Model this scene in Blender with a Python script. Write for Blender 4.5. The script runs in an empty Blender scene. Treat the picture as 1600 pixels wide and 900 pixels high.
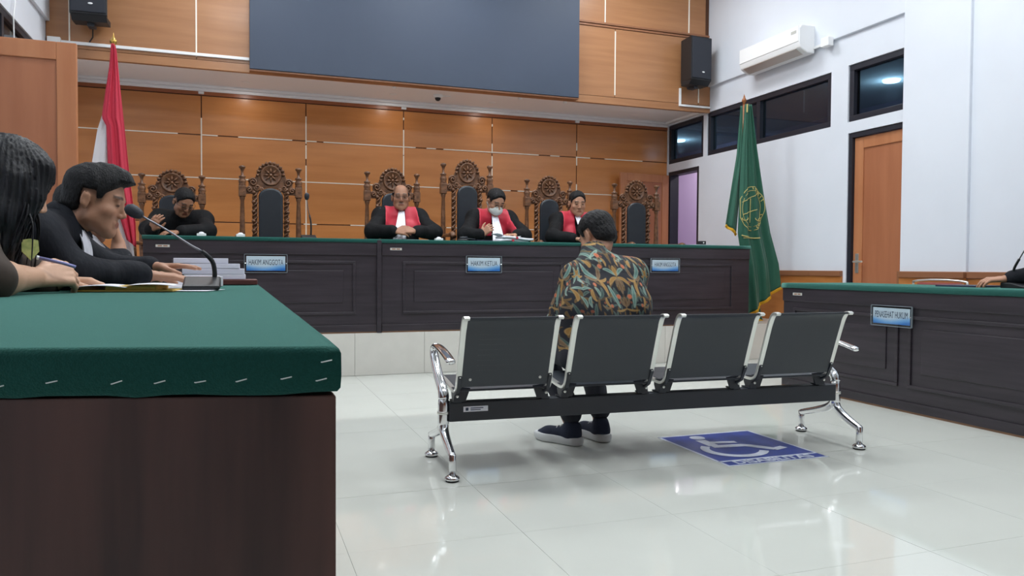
import bpy, math, random
import numpy as np
from mathutils import Matrix, Vector
random.seed(7); rng = np.random.RandomState(7)
SC = bpy.context.scene
COL = SC.collection
PI = math.pi

# ------------------------------------------------------------------ camera
cam_d = bpy.data.cameras.new('camera'); cam = bpy.data.objects.new('camera', cam_d); COL.objects.link(cam)
cam_d.sensor_fit = 'HORIZONTAL'; cam_d.sensor_width = 36.0; cam_d.lens = 26.8; cam_d.clip_start = 0.02
cam.matrix_world = Matrix(((0.94060909, 0.0034204, -0.33947437, 0.0), (-0.3394404, 0.02684142, -0.94024452, 0.0),
                           (0.00589596, 0.99963385, 0.0264083, 0.92), (0, 0, 0, 1)))
SC.camera = cam
# ------------------------------------------------------------------ world, exposure, lights
W = bpy.data.worlds.new('world'); SC.world = W; W.use_nodes = True
W.node_tree.nodes['Background'].inputs[0].default_value = (0.8, 0.88, 1, 1)
W.node_tree.nodes['Background'].inputs[1].default_value = 0.3
vs = SC.view_settings; vs.view_transform = 'Standard'; vs.look = 'None'; vs.gamma = 1.0; vs.use_curve_mapping = False
vs.exposure = 0.17
SC.cycles.use_denoising = True
SC.cycles.max_bounces = 8; SC.cycles.diffuse_bounces = 5; SC.cycles.glossy_bounces = 4
SC.cycles.transparent_max_bounces = 12
SC.cycles.sample_clamp_indirect = 6.0
CEIL_Z = 4.7
CEILING_LAMPS = [(x, y) for y in (1.7, 4.4, 7.1) for x in (0.1, 2.1, 4.1)]
CEILING_WATTS = 34.0
LAMP_COLOR = (0.93, 0.97, 1.0)

# ------------------------------------------------------------------ materials
def lin(c):
    c = c / 255.0
    return c / 12.92 if c <= 0.04045 else ((c + 0.055) / 1.055) ** 2.4
def rgb(r, g, b): return (lin(r), lin(g), lin(b), 1.0)
def nd(nt, t, **kw):
    n = nt.nodes.new(t)
    for k, v in kw.items(): setattr(n, k, v)
    return n
def mat(name, col, rough=0.5, metal=0.0, spec=0.5, var=0.0, vscale=(8, 8, 8), bump=0.0, bscale=(60, 60, 60), col2=None,
        emit=None, estr=0.0, sheen=0.0, coat=0.0, detail=4.0, vcol=None, ramp=(0.35, 0.65), alpha=None):
    m = bpy.data.materials.new(name); m.use_nodes = True; nt = m.node_tree
    p = nt.nodes['Principled BSDF']
    p.inputs['Base Color'].default_value = col; p.inputs['Roughness'].default_value = rough
    p.inputs['Metallic'].default_value = metal; p.inputs['Specular IOR Level'].default_value = spec
    if sheen: p.inputs['Sheen Weight'].default_value = sheen; p.inputs['Sheen Roughness'].default_value = 0.5
    if coat: p.inputs['Coat Weight'].default_value = coat; p.inputs['Coat Roughness'].default_value = 0.12
    if emit: p.inputs['Emission Color'].default_value = emit; p.inputs['Emission Strength'].default_value = estr
    tc = None
    if var or col2 or bump: tc = nd(nt, 'ShaderNodeTexCoord')
    if col2 or var:
        mp = nd(nt, 'ShaderNodeMapping'); mp.inputs['Scale'].default_value = vscale
        nz = nd(nt, 'ShaderNodeTexNoise'); nz.inputs['Detail'].default_value = detail; nz.inputs['Scale'].default_value = 1.0
        cr = nd(nt, 'ShaderNodeValToRGB')
        c2 = col2 if col2 else tuple(min(1, x * (1 + var)) for x in col[:3]) + (1,)
        c1 = col if col2 else tuple(x * (1 - var) for x in col[:3]) + (1,)
        cr.color_ramp.elements[0].color = c1; cr.color_ramp.elements[1].color = c2
        cr.color_ramp.elements[0].position, cr.color_ramp.elements[1].position = ramp
        nt.links.new(tc.outputs['Object'], mp.inputs[0]); nt.links.new(mp.outputs[0], nz.inputs['Vector'])
        nt.links.new(nz.outputs[0], cr.inputs[0]); nt.links.new(cr.outputs[0], p.inputs['Base Color'])
    if bump:
        mp2 = nd(nt, 'ShaderNodeMapping'); mp2.inputs['Scale'].default_value = bscale
        nz2 = nd(nt, 'ShaderNodeTexNoise'); nz2.inputs['Detail'].default_value = 3.0; nz2.inputs['Scale'].default_value = 1.0
        bp = nd(nt, 'ShaderNodeBump'); bp.inputs['Strength'].default_value = bump; bp.inputs['Distance'].default_value = 0.01
        nt.links.new(tc.outputs['Object'], mp2.inputs[0]); nt.links.new(mp2.outputs[0], nz2.inputs['Vector'])
        nt.links.new(nz2.outputs[0], bp.inputs['Height']); nt.links.new(bp.outputs[0], p.inputs['Normal'])
    if vcol:
        at = nd(nt, 'ShaderNodeVertexColor'); at.layer_name = vcol
        nt.links.new(at.outputs[0], p.inputs['Base Color'])
    return m

M = {}
M['white_wall'] = mat('white_wall', rgb(226, 231, 240), 0.6, var=0.02, vscale=(1.5, 1.5, 1.5))
M['ceiling'] = mat('ceiling_white', rgb(232, 232, 230), 0.8)
M['tile'] = mat('floor_tile', rgb(212, 215, 208), 0.05, spec=0.5, var=0.012, vscale=(3, 3, 3), bump=0.0025, bscale=(7, 7, 7))
M['grout'] = mat('grout', rgb(196, 196, 188), 0.6)
M['riser_tile'] = mat('riser_tile', rgb(212, 210, 203), 0.25, var=0.02)
M['veneer'] = mat('wood_veneer', rgb(194, 126, 70), 0.28, col2=rgb(206, 138, 80), vscale=(1.2, 1.2, 13), detail=5, coat=0.25)
M['veneer_light'] = mat('wood_veneer_light', rgb(162, 112, 74), 0.36, col2=rgb(174, 124, 84), vscale=(1.2, 1.2, 14), detail=5, coat=0.1)
M['veneer_red'] = mat('wood_veneer_red', rgb(150, 86, 52), 0.35, col2=rgb(164, 98, 62), vscale=(2, 2, 14))
M['joint'] = mat('dark_joint', rgb(92, 56, 34), 0.6)
M['strip'] = mat('metal_strip', rgb(248, 242, 228), 0.25, metal=0.0)  # near-white non-metal base colour stands in for the bright reflections of the metal
M['door_wood'] = mat('door_wood', rgb(176, 112, 74), 0.4, col2=rgb(190, 128, 88), vscale=(9, 9, 1.0), detail=5)
M['door_panel'] = mat('door_panel_wood', rgb(164, 102, 70), 0.4, col2=rgb(176, 114, 80), vscale=(9, 9, 1.0), detail=5)
M['wains'] = mat('wainscot_wood', rgb(178, 112, 56), 0.4, col2=rgb(194, 128, 70), vscale=(3, 3, 14))
M['wains_cap'] = mat('wainscot_cap_wood', rgb(146, 98, 68), 0.4)
M['frame'] = mat('dark_frame', rgb(36, 38, 48), 0.4)
M['dark_wood'] = mat('desk_dark_wood', rgb(42, 38, 44), 0.38, col2=rgb(55, 49, 56), vscale=(2, 14, 30), detail=5)
M['mic_steel'] = mat('mic_steel', rgb(128, 130, 136), 0.35, metal=0.8)
M['edge_strip'] = mat('raw_wood_edge', rgb(112, 82, 60), 0.6, var=.2, vscale=(6, 6, 6))
M['near_wood'] = mat('near_desk_wood', rgb(48, 32, 31), 0.42, col2=rgb(106, 72, 64), vscale=(14, 14, 1.1), detail=4, ramp=(0.3, 0.75))
M['felt'] = mat('green_felt', rgb(26, 74, 68), 0.95, spec=0.1, var=0.10, vscale=(300, 300, 300), bump=0.25, bscale=(500, 500, 500), sheen=0.82)
M['felt'].node_tree.nodes['Principled BSDF'].inputs['Sheen Tint'].default_value = rgb(150, 215, 200)
M['chrome'] = mat('chrome', rgb(225, 226, 228), 0.13, metal=1.0, bump=0.003)
M['satin'] = mat('satin_steel', rgb(226, 227, 222), 0.28, metal=0.8)
M['black_metal'] = mat('black_metal', rgb(42, 46, 54), 0.42)
M['bench_black'] = None
M['black_plastic'] = mat('black_plastic', rgb(28, 30, 34), 0.45)
M['speaker'] = mat('speaker_grille', rgb(38, 42, 52), 0.6, bump=0.2, bscale=(300, 300, 300))
M['screen'] = mat('led_screen', rgb(63, 73, 90), 0.55, spec=0.35, var=0.05, vscale=(0.8, 0.8, 0.8))
M['white_plastic'] = mat('white_plastic', rgb(244, 245, 246), 0.4)
M['white_paint'] = mat('white_paint', rgb(248, 248, 250), 0.5)
M['soffit'] = mat('soffit_white', rgb(246, 242, 242), 0.7)
M['paper'] = mat('paper', rgb(238, 238, 246), 0.8)
M['paper_edge'] = mat('paper_edges', rgb(222, 222, 244), 0.8, col2=rgb(244, 244, 252), vscale=(2, 2, 600))
M['carved'] = mat('carved_teak', rgb(90, 59, 39), 0.38, col2=rgb(126, 86, 58), vscale=(30, 30, 30), bump=0.3, bscale=(80, 80, 80))
M['leather'] = mat('black_leather', rgb(40, 46, 53), 0.36, bump=0.05, bscale=(120, 120, 120))
SKIN, SKIN_DARK, SKIN_LIGHT = rgb(176, 130, 104), rgb(160, 114, 88), rgb(208, 164, 136)
M['skin_print'] = mat('skin', SKIN, 0.52, vcol='print', bump=0.04, bscale=(220, 220, 220))
M['hair'] = mat('black_hair', rgb(11, 11, 13), 0.6, spec=0.3, col2=rgb(24, 24, 27), vscale=(160, 160, 60), bump=0.6, bscale=(240, 240, 90))
M['hair_long'] = mat('long_black_hair', rgb(10, 11, 15), 0.5, spec=0.3, col2=rgb(20, 22, 30), vscale=(130, 130, 5), bump=0.2, bscale=(260, 260, 8))
M['robe'] = mat('black_robe', rgb(15, 16, 19), 0.8, spec=0.25, var=0.12, vscale=(10, 10, 10), bump=0.6, bscale=(22, 22, 9))
M['robe_navy'] = mat('navy_robe', rgb(20, 23, 31), 0.8, spec=0.25, var=0.12, vscale=(8, 8, 8), bump=0.7, bscale=(20, 20, 10))
M['red_satin'] = mat('red_satin', rgb(208, 42, 66), 0.5, bump=0.2, bscale=(14, 14, 5), sheen=0.2)
M['white_cloth'] = mat('white_cloth', rgb(232, 233, 242), 0.8, bump=0.15, bscale=(60, 60, 8))
M['mask'] = mat('white_mask', rgb(222, 226, 222), 0.85, bump=0.2, bscale=(10, 10, 160))
M['brown_cloth'] = mat('brown_uniform', rgb(62, 50, 42), 0.8, var=0.08, vscale=(20, 20, 20), bump=0.2, bscale=(20, 20, 10))
M['trouser'] = mat('dark_trousers', rgb(30, 33, 44), 0.8, bump=0.15, bscale=(20, 20, 6))
M['shoe'] = mat('navy_knit', rgb(36, 45, 66), 0.85, bump=0.3, bscale=(200, 200, 200))
M['sole'] = mat('white_rubber', rgb(214, 217, 218), 0.6)
M['red_flag'] = mat('red_flag_cloth', rgb(196, 48, 72), 0.7, bump=0.15, bscale=(30, 30, 4))
M['white_flag'] = mat('white_flag_cloth', rgb(226, 226, 230), 0.7)
M['green_flag'] = mat('green_flag_cloth', rgb(32, 92, 72), 0.6, bump=0.15, bscale=(25, 25, 4), sheen=0.2)
M['gold'] = mat('gold_thread', rgb(206, 190, 120), 0.5, metal=0.1)
M['fringe'] = mat('yellow_fringe', rgb(222, 168, 30), 0.7, bump=0.4, bscale=(300, 300, 40))
M['pole'] = mat('wood_pole', rgb(150, 88, 44), 0.4)
M['blue_vinyl'] = mat('blue_vinyl', rgb(46, 66, 148), 0.35, var=0.08, vscale=(30, 30, 30))
M['white_vinyl'] = mat('white_vinyl', rgb(206, 212, 226), 0.4, var=0.05, vscale=(60, 60, 60))
M['sign_ink'] = mat('sign_ink', rgb(52, 66, 92), 0.5)
M['folder'] = mat('maroon_folder', rgb(96, 52, 48), 0.5)
M['yellow_cover'] = mat('yellow_cover', rgb(206, 172, 84), 0.6)
M['brass'] = mat('brass', rgb(196, 160, 84), 0.3, metal=0.9)
M['lilac'] = mat('lilac_wall', rgb(206, 188, 212), 0.7)
M['poster_blue'] = mat('poster_blue', rgb(70, 80, 170), 0.6)
M['red_leather'] = mat('red_leather', rgb(136, 62, 58), 0.45)
M['navy_cover'] = mat('navy_cover', rgb(34, 42, 66), 0.5)
M['pink_tab'] = mat('pink_tab', rgb(232, 120, 124), 0.6)
M['badge'] = mat('green_badge', rgb(150, 160, 92), 0.6, col2=rgb(196, 196, 120), vscale=(60, 60, 60))
M['brown_seat'] = mat('brown_vinyl', rgb(112, 66, 52), 0.5)
M['lamp_glow'] = mat('lamp_glow', rgb(255, 255, 255), 0.5, emit=(0.95, 0.98, 1, 1), estr=9.0)
M['lamp_corridor'] = mat('corridor_lamp_glow', rgb(255, 255, 255), 0.5, emit=(0.9, 0.95, 1, 1), estr=30.0)
M['staple'] = mat('staple_steel', rgb(236, 240, 240), 0.35, metal=0.2)
M['silver_tag'] = mat('silver_tag', rgb(196, 196, 190), 0.4)
M['grey_box'] = mat('grey_plastic', rgb(140, 152, 160), 0.4)
M['pen'] = mat('lilac_pen', rgb(150, 150, 205), 0.3)

def bench_mat():
    m = mat('bench_perforated', rgb(52, 57, 64), 0.42, spec=0.5); nt = m.node_tree
    p = nt.nodes['Principled BSDF']; out = nt.nodes['Material Output']
    tc = nd(nt, 'ShaderNodeTexCoord'); mp = nd(nt, 'ShaderNodeMapping'); mp.inputs['Scale'].default_value = (120, 120, 120)
    mp.inputs['Rotation'].default_value = (0, PI / 4, 0)
    vo = nd(nt, 'ShaderNodeTexVoronoi'); vo.inputs['Randomness'].default_value = 0.0; vo.inputs['Scale'].default_value = 1.0
    lt = nd(nt, 'ShaderNodeMath', operation='LESS_THAN'); lt.inputs[1].default_value = 0.20
    # holes stay inside the field away from the folded rim (generated coordinates 0..1 on each panel)
    sp = nd(nt, 'ShaderNodeSeparateXYZ')
    def band(o, lo, hi):
        a = nd(nt, 'ShaderNodeMath', operation='GREATER_THAN'); a.inputs[1].default_value = lo
        b = nd(nt, 'ShaderNodeMath', operation='LESS_THAN'); b.inputs[1].default_value = hi
        c = nd(nt, 'ShaderNodeMath', operation='MULTIPLY')
        nt.links.new(sp.outputs[o], a.inputs[0]); nt.links.new(sp.outputs[o], b.inputs[0])
        nt.links.new(a.outputs[0], c.inputs[0]); nt.links.new(b.outputs[0], c.inputs[1]); return c
    bx, bz = band(0, 0.14, 0.86), band(2, 0.2, 0.86)
    m1 = nd(nt, 'ShaderNodeMath', operation='MULTIPLY'); m2 = nd(nt, 'ShaderNodeMath', operation='MULTIPLY')
    tr = nd(nt, 'ShaderNodeBsdfTransparent'); mx = nd(nt, 'ShaderNodeMixShader')
    nt.links.new(tc.outputs['Generated'], sp.inputs[0])
    nt.links.new(tc.outputs['Object'], mp.inputs[0]); nt.links.new(mp.outputs[0], vo.inputs['Vector'])
    nt.links.new(vo.outputs['Distance'], lt.inputs[0])
    nt.links.new(bx.outputs[0], m1.inputs[0]); nt.links.new(bz.outputs[0], m1.inputs[1])
    nt.links.new(m1.outputs[0], m2.inputs[0]); nt.links.new(lt.outputs[0], m2.inputs[1])
    nt.links.new(m2.outputs[0], mx.inputs[0]); nt.links.new(p.outputs[0], mx.inputs[1]); nt.links.new(tr.outputs[0], mx.inputs[2])
    nt.links.new(mx.outputs[0], out.inputs[0])
    return m
M['bench_black'] = bench_mat()
def glass_mat(name, tint, ior=1.5):
    m = bpy.data.materials.new(name); m.use_nodes = True; nt = m.node_tree; nt.nodes.remove(nt.nodes['Principled BSDF'])
    tr = nd(nt, 'ShaderNodeBsdfTransparent'); tr.inputs[0].default_value = tint
    gl = nd(nt, 'ShaderNodeBsdfGlossy'); gl.inputs['Roughness'].default_value = 0.03
    fr = nd(nt, 'ShaderNodeFresnel'); ge = nd(nt, 'ShaderNodeNewGeometry')
    ma = nd(nt, 'ShaderNodeMath', operation='MULTIPLY_ADD'); ma.inputs[1].default_value = -2.0; ma.inputs[2].default_value = 1.0
    pw = nd(nt, 'ShaderNodeMath', operation='POWER'); pw.inputs[0].default_value = ior     # same reflectance on both faces of a pane
    nt.links.new(ge.outputs['Backfacing'], ma.inputs[0]); nt.links.new(ma.outputs[0], pw.inputs[1]); nt.links.new(pw.outputs[0], fr.inputs[0])
    mx = nd(nt, 'ShaderNodeMixShader')
    nt.links.new(fr.outputs[0], mx.inputs[0]); nt.links.new(tr.outputs[0], mx.inputs[1]); nt.links.new(gl.outputs[0], mx.inputs[2])
    nt.links.new(mx.outputs[0], nt.nodes['Material Output'].inputs[0])
    return m
M['tinted_glass'] = glass_mat('tinted_glass', (0.19, 0.27, 0.31, 1))
M['clear_acrylic'] = glass_mat('clear_acrylic', (0.95, 0.965, 0.97, 1), ior=1.35)
M['lens'] = glass_mat('spectacle_lens', (0.75, 0.75, 0.75, 1))
def sign_mat():
    m = mat('sign_card', rgb(206, 222, 236), 0.35); nt = m.node_tree; p = nt.nodes['Principled BSDF']
    tc = nd(nt, 'ShaderNodeTexCoord'); sp = nd(nt, 'ShaderNodeSeparateXYZ'); wv = nd(nt, 'ShaderNodeMath', operation='SINE')
    a = nd(nt, 'ShaderNodeMath', operation='MULTIPLY_ADD'); a.inputs[1].default_value = 5.0; a.inputs[2].default_value = 2.6
    b = nd(nt, 'ShaderNodeMath', operation='MULTIPLY_ADD'); b.inputs[1].default_value = -0.10
    cr = nd(nt, 'ShaderNodeValToRGB')
    e = cr.color_ramp.elements; e[0].position = 0.02; e[0].color = rgb(42, 120, 200); e[1].position = 0.46; e[1].color = rgb(212, 226, 236)
    e2 = cr.color_ramp.elements.new(0.22); e2.color = rgb(120, 176, 226)
    nt.links.new(tc.outputs['Generated'], sp.inputs[0]); nt.links.new(sp.outputs[0], a.inputs[0]); nt.links.new(a.outputs[0], wv.inputs[0])
    nt.links.new(wv.outputs[0], b.inputs[0]); nt.links.new(sp.outputs[2], b.inputs[2]); nt.links.new(b.outputs[0], cr.inputs[0])
    nt.links.new(cr.outputs[0], p.inputs['Base Color'])
    return m
M['sign'] = sign_mat()

# ------------------------------------------------------------------ geometry accumulators
def frame_of(d):
    d = np.array(d, float); d /= np.linalg.norm(d) + 1e-12
    a = np.array([0, 0, 1.0]) if abs(d[2]) < 0.92 else np.array([1.0, 0, 0])
    u = np.cross(a, d); u /= np.linalg.norm(u); v = np.cross(d, u)
    return u, v, d
class G:
    def __init__(s): s.v = []; s.f = []
    def add(s, vs, fs):
        o = len(s.v); s.v += [tuple(map(float, p)) for p in vs]; s.f += [tuple(i + o for i in f) for f in fs]; return s
    def box(s, x0, x1, y0, y1, z0, z1, T=None):
        vs = [(x, y, z) for z in (z0, z1) for y in (y0, y1) for x in (x0, x1)]
        if T is not None: vs = [tuple(T @ Vector(p)) for p in vs]
        return s.add(vs, [(0, 2, 3, 1), (4, 5, 7, 6), (0, 1, 5, 4), (2, 6, 7, 3), (1, 3, 7, 5), (0, 4, 6, 2)])
    def tube(s, pts, r, n=8, caps=True, flat=1.0, up=None):
        pts = [np.array(p, float) for p in pts]; m = len(pts)
        rr = [r] * m if np.isscalar(r) else list(r)
        vs = []; fs = []
        pu = None
        for i, p in enumerate(pts):
            d = pts[min(i + 1, m - 1)] - pts[max(i - 1, 0)]
            u, v, d = frame_of(d)
            if up is not None:
                u = np.cross(np.array(up, float), d); nu = np.linalg.norm(u)
                if nu > 1e-6: u /= nu; v = np.cross(d, u)
            elif pu is not None:
                u = pu - d * (pu @ d); u /= np.linalg.norm(u) + 1e-12; v = np.cross(d, u)
            pu = u
            for k in range(n):
                a = 2 * PI * k / n
                vs.append(p + rr[i] * (math.cos(a) * u + flat * math.sin(a) * v))
        for i in range(m - 1):
            for k in range(n):
                k2 = (k + 1) % n
                fs.append((i * n + k, i * n + k2, (i + 1) * n + k2, (i + 1) * n + k))
        if caps: fs.append(tuple(range(n - 1, -1, -1))); fs.append(tuple((m - 1) * n + k for k in range(n)))
        return s.add(vs, fs)
    def lathe(s, prof, n=12, o=(0, 0, 0), axis=(0, 0, 1)):
        u, v, d = frame_of(axis); o = np.array(o, float); vs = []; fs = []
        for (r, z) in prof:
            for k in range(n):
                a = 2 * PI * k / n
                vs.append(o + d * z + max(r, 1e-4) * (math.cos(a) * u + math.sin(a) * v))
        for i in range(len(prof) - 1):
            for k in range(n):
                k2 = (k + 1) % n
                fs.append((i * n + k, i * n + k2, (i + 1) * n + k2, (i + 1) * n + k))
        fs.append(tuple(range(n - 1, -1, -1))); m = len(prof) - 1; fs.append(tuple(m * n + k for k in range(n)))
        return s.add(vs, fs)
    def sheet(s, fn, nu, nv):
        vs = [fn(i / nu, j / nv) for j in range(nv + 1) for i in range(nu + 1)]
        fs = [(j * (nu + 1) + i, j * (nu + 1) + i + 1, (j + 1) * (nu + 1) + i + 1, (j + 1) * (nu + 1) + i) for j in range(nv) for i in range(nu)]
        return s.add(vs, fs)
    def prism(s, poly, fn0, fn1):
        n = len(poly)
        return s.add([fn0(*p) for p in poly] + [fn1(*p) for p in poly],
                     [tuple(range(n - 1, -1, -1)), tuple(range(n, 2 * n))] + [(i, (i + 1) % n, n + (i + 1) % n, n + i) for i in range(n)])
    def ball(s, c, r, n=10, m=6):
        rx, ry, rz = (r, r, r) if np.isscalar(r) else r
        vs = [(c[0], c[1], c[2] - rz)]; fs = []
        for i in range(1, m):
            a = -PI / 2 + PI * i / m
            for k in range(n):
                b = 2 * PI * k / n
                vs.append((c[0] + rx * math.cos(a) * math.cos(b), c[1] + ry * math.cos(a) * math.sin(b), c[2] + rz * math.sin(a)))
        vs.append((c[0], c[1], c[2] + rz)); t = len(vs) - 1
        for k in range(n):
            k2 = (k + 1) % n
            fs.append((0, 1 + k2, 1 + k)); fs.append((t, 1 + (m - 2) * n + k, 1 + (m - 2) * n + k2))
            for i in range(m - 2): fs.append((1 + i * n + k, 1 + i * n + k2, 1 + (i + 1) * n + k2, 1 + (i + 1) * n + k))
        return s.add(vs, fs)
    def mesh(s, name):
        me = bpy.data.meshes.new(name); me.from_pydata(s.v, [], s.f); me.update(); return me

def link(name, me, m=None, parent=None, smooth=False, bevel=0.0, sub=0, solid=0.0, seg=2):
    if isinstance(me, G): me = me.mesh(name)
    o = bpy.data.objects.new(name, me); COL.objects.link(o)
    if m is not None and not me.materials: me.materials.append(m)
    if parent is not None: o.parent = parent
    if smooth: me.shade_smooth()
    if solid:
        md = o.modifiers.new('solid', 'SOLIDIFY'); md.thickness = solid; md.offset = 0
    if bevel:
        md = o.modifiers.new('bevel', 'BEVEL'); md.width = bevel; md.segments = seg; md.limit_method = 'ANGLE'; md.angle_limit = 0.7
    if sub:
        md = o.modifiers.new('sub', 'SUBSURF'); md.levels = sub; md.render_levels = sub
    return o
def tag(o, label, cat, group=None):
    o['label'] = label; o['category'] = cat
    if group: o['group'] = group
    return o
def thing(name, label, cat, loc=(0, 0, 0), rz=0.0, group=None):
    o = bpy.data.objects.new(name, None); COL.objects.link(o); o.empty_display_size = 0.1
    o.location = loc; o.rotation_euler = (0, 0, rz); return tag(o, label, cat, group)
def struct(name, g, m, **kw):
    o = link(name, g, m, **kw); o['kind'] = 'structure'; return o
def copy_tree(o, parent=None):
    c = o.copy(); COL.objects.link(c)
    if parent is not None: c.parent = parent
    for ch in list(o.children): copy_tree(ch, c)
    return c
def text_mesh(body, size, sx=1.0, depth=0.001, align='CENTER', bold=0.0):
    cu = bpy.data.curves.new('t', 'FONT'); cu.body = body; cu.size = size; cu.extrude = depth
    cu.align_x = align; cu.align_y = 'CENTER'; cu.resolution_u = 3; cu.offset = bold
    o = bpy.data.objects.new('t', cu); COL.objects.link(o)
    bpy.context.view_layer.update()
    me = bpy.data.meshes.new_from_object(o.evaluated_get(bpy.context.evaluated_depsgraph_get()))
    bpy.data.objects.remove(o); bpy.data.curves.remove(cu)
    me.transform(Matrix.Diagonal((sx, 1, 1, 1)))
    return me

# ------------------------------------------------------------------ implicit surfaces for bodies, robes, hair
def smin(a, b, k):
    h = np.clip(0.5 + 0.5 * (b - a) / k, 0, 1)
    return b + (a - b) * h - k * h * (1 - h)
def smax(a, b, k): return -smin(-a, -b, k)
class SDF:
    def __init__(s, res): s.res = res; s.p = []
    def cap(s, a, b, ra, rb=None, k=0.02):
        a = np.array(a, np.float32); b = np.array(b, np.float32); rb = ra if rb is None else rb
        r = max(ra, rb); s.p.append(('cap', a, b, ra, rb, k, np.minimum(a, b) - r, np.maximum(a, b) + r)); return s
    def ell(s, c, r, Mx=None, k=0.02, op='add'):
        c = np.array(c, np.float32); r = np.array(r, np.float32); Mx = np.eye(3) if Mx is None else np.array(Mx)
        R = float(r.max()); s.p.append(('ell', c, r, Mx.astype(np.float32), op, k, c - R, c + R)); return s
    def cut(s, n, c, k=0.004):     # keeps n.p <= c
        s.p.append(('cut', np.array(n, np.float32), c, k)); return s
    def warp(s, fn): s.p.append(('warp', fn)); return s
    def build(s):
        res = s.res
        pos = [q for q in s.p if q[0] == 'cap' or (q[0] == 'ell' and q[4] == 'add')]
        lo = np.min([q[-2] for q in pos], 0) - 3 * res - 0.01; hi = np.max([q[-1] for q in pos], 0) + 3 * res + 0.01
        n = np.ceil((hi - lo) / res).astype(int) + 1
        ax = [lo[i] + res * np.arange(n[i], dtype=np.float32) for i in range(3)]
        D = np.full(n, 0.2, np.float32)
        for q in s.p:
            if q[0] in ('cap', 'ell'):
                k = q[5]; pad = k + 3 * res
                i0 = np.maximum(((q[-2] - pad - lo) / res).astype(int), 0); i1 = np.minimum(np.ceil((q[-1] + pad - lo) / res).astype(int) + 1, n)
                sl = tuple(slice(a, b) for a, b in zip(i0, i1))
                X = ax[0][sl[0]][:, None, None]; Y = ax[1][sl[1]][None, :, None]; Z = ax[2][sl[2]][None, None, :]
                if q[0] == 'cap':
                    a, b = q[1], q[2]; ba = b - a; L = float(ba @ ba) + 1e-12
                    x, y, z = X - a[0], Y - a[1], Z - a[2]
                    t = np.clip((x * ba[0] + y * ba[1] + z * ba[2]) / L, 0, 1)
                    d = np.sqrt((x - t * ba[0]) ** 2 + (y - t * ba[1]) ** 2 + (z - t * ba[2]) ** 2) - (q[3] + t * (q[4] - q[3]))
                    D[sl] = smin(D[sl], d, k)
                else:
                    c, r, Mx = q[1], q[2], q[3]; x, y, z = X - c[0], Y - c[1], Z - c[2]
                    u = (x * Mx[0, 0] + y * Mx[1, 0] + z * Mx[2, 0]) / r[0]; v = (x * Mx[0, 1] + y * Mx[1, 1] + z * Mx[2, 1]) / r[1]
                    w = (x * Mx[0, 2] + y * Mx[1, 2] + z * Mx[2, 2]) / r[2]
                    k0 = np.sqrt(u * u + v * v + w * w); k1 = np.sqrt((u / r[0]) ** 2 + (v / r[1]) ** 2 + (w / r[2]) ** 2) + 1e-9
                    d = k0 * (k0 - 1) / k1
                    D[sl] = smin(D[sl], d, k) if q[4] == 'add' else smax(D[sl], -d, k)
            elif q[0] == 'cut':
                nn, c, k = q[1], q[2], q[3]
                d = ax[0][:, None, None] * nn[0] + ax[1][None, :, None] * nn[1] + ax[2][None, None, :] * nn[2] - c
                D = smax(D, d, k)
            else:
                D = q[1](D, ax[0][:, None, None], ax[1][None, :, None], ax[2][None, None, :])
        return surface_nets(D.astype(np.float32), lo, res)
CORN = np.array([(i, j, k) for i in (0, 1) for j in (0, 1) for k in (0, 1)])
EDG = [(a, b) for a in range(8) for b in range(a + 1, 8) if np.abs(CORN[a] - CORN[b]).sum() == 1]
def surface_nets(D, lo, res):
    for a in range(3):
        sl = [slice(None)] * 3
        sl[a] = 0; D[tuple(sl)] = 0.1; sl[a] = -1; D[tuple(sl)] = 0.1
    I = D < 0
    S = np.zeros(np.array(D.shape) - 1, np.uint8)
    for c in CORN: S += I[c[0]:D.shape[0] - 1 + c[0], c[1]:D.shape[1] - 1 + c[1], c[2]:D.shape[2] - 1 + c[2]]
    act = np.argwhere((S > 0) & (S < 8))
    idx = np.full(S.shape, -1, np.int64); idx[tuple(act.T)] = np.arange(len(act))
    vals = np.stack([D[tuple((act + c).T)] for c in CORN], 1)
    P = np.zeros((len(act), 3)); N = np.zeros(len(act))
    for a, b in EDG:
        va, vb = vals[:, a], vals[:, b]; m = (va < 0) != (vb < 0)
        t = np.where(m, va / (va - vb + 1e-12), 0)[:, None]
        P += np.where(m[:, None], CORN[a] + t * (CORN[b] - CORN[a]), 0); N += m
    V = (act + P / np.maximum(N, 1)[:, None]) * res + lo
    F = []
    for a in range(3):
        b, c = (a + 1) % 3, (a + 2) % 3
        s0 = [slice(None)] * 3; s1 = [slice(None)] * 3; s0[a] = slice(0, -1); s1[a] = slice(1, None)
        A, B = I[tuple(s0)], I[tuple(s1)]
        e = np.argwhere(A != B); e = e[(e[:, b] > 0) & (e[:, c] > 0)]
        e = e[(e[:, b] < D.shape[b] - 1) & (e[:, c] < D.shape[c] - 1)]
        fl = A[tuple(e.T)]
        def at(db, dc):
            q = e.copy(); q[:, b] += db; q[:, c] += dc; return idx[tuple(q.T)]
        Q = np.stack([at(-1, -1), at(0, -1), at(0, 0), at(-1, 0)], 1)
        Q[~fl] = Q[~fl][:, ::-1]
        F.append(Q)
    return V, np.concatenate(F)
def np_mesh(name, V, F):
    me = bpy.data.meshes.new(name)
    me.vertices.add(len(V)); me.vertices.foreach_set('co', np.ascontiguousarray(V, np.float32).ravel())
    me.loops.add(F.size); me.loops.foreach_set('vertex_index', np.ascontiguousarray(F, np.int32).ravel())
    me.polygons.add(len(F)); me.polygons.foreach_set('loop_start', np.arange(0, F.size, 4, dtype=np.int32))
    me.polygons.foreach_set('loop_total', np.full(len(F), 4, np.int32))
    me.update(calc_edges=True); me.shade_smooth(); return me
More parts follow.
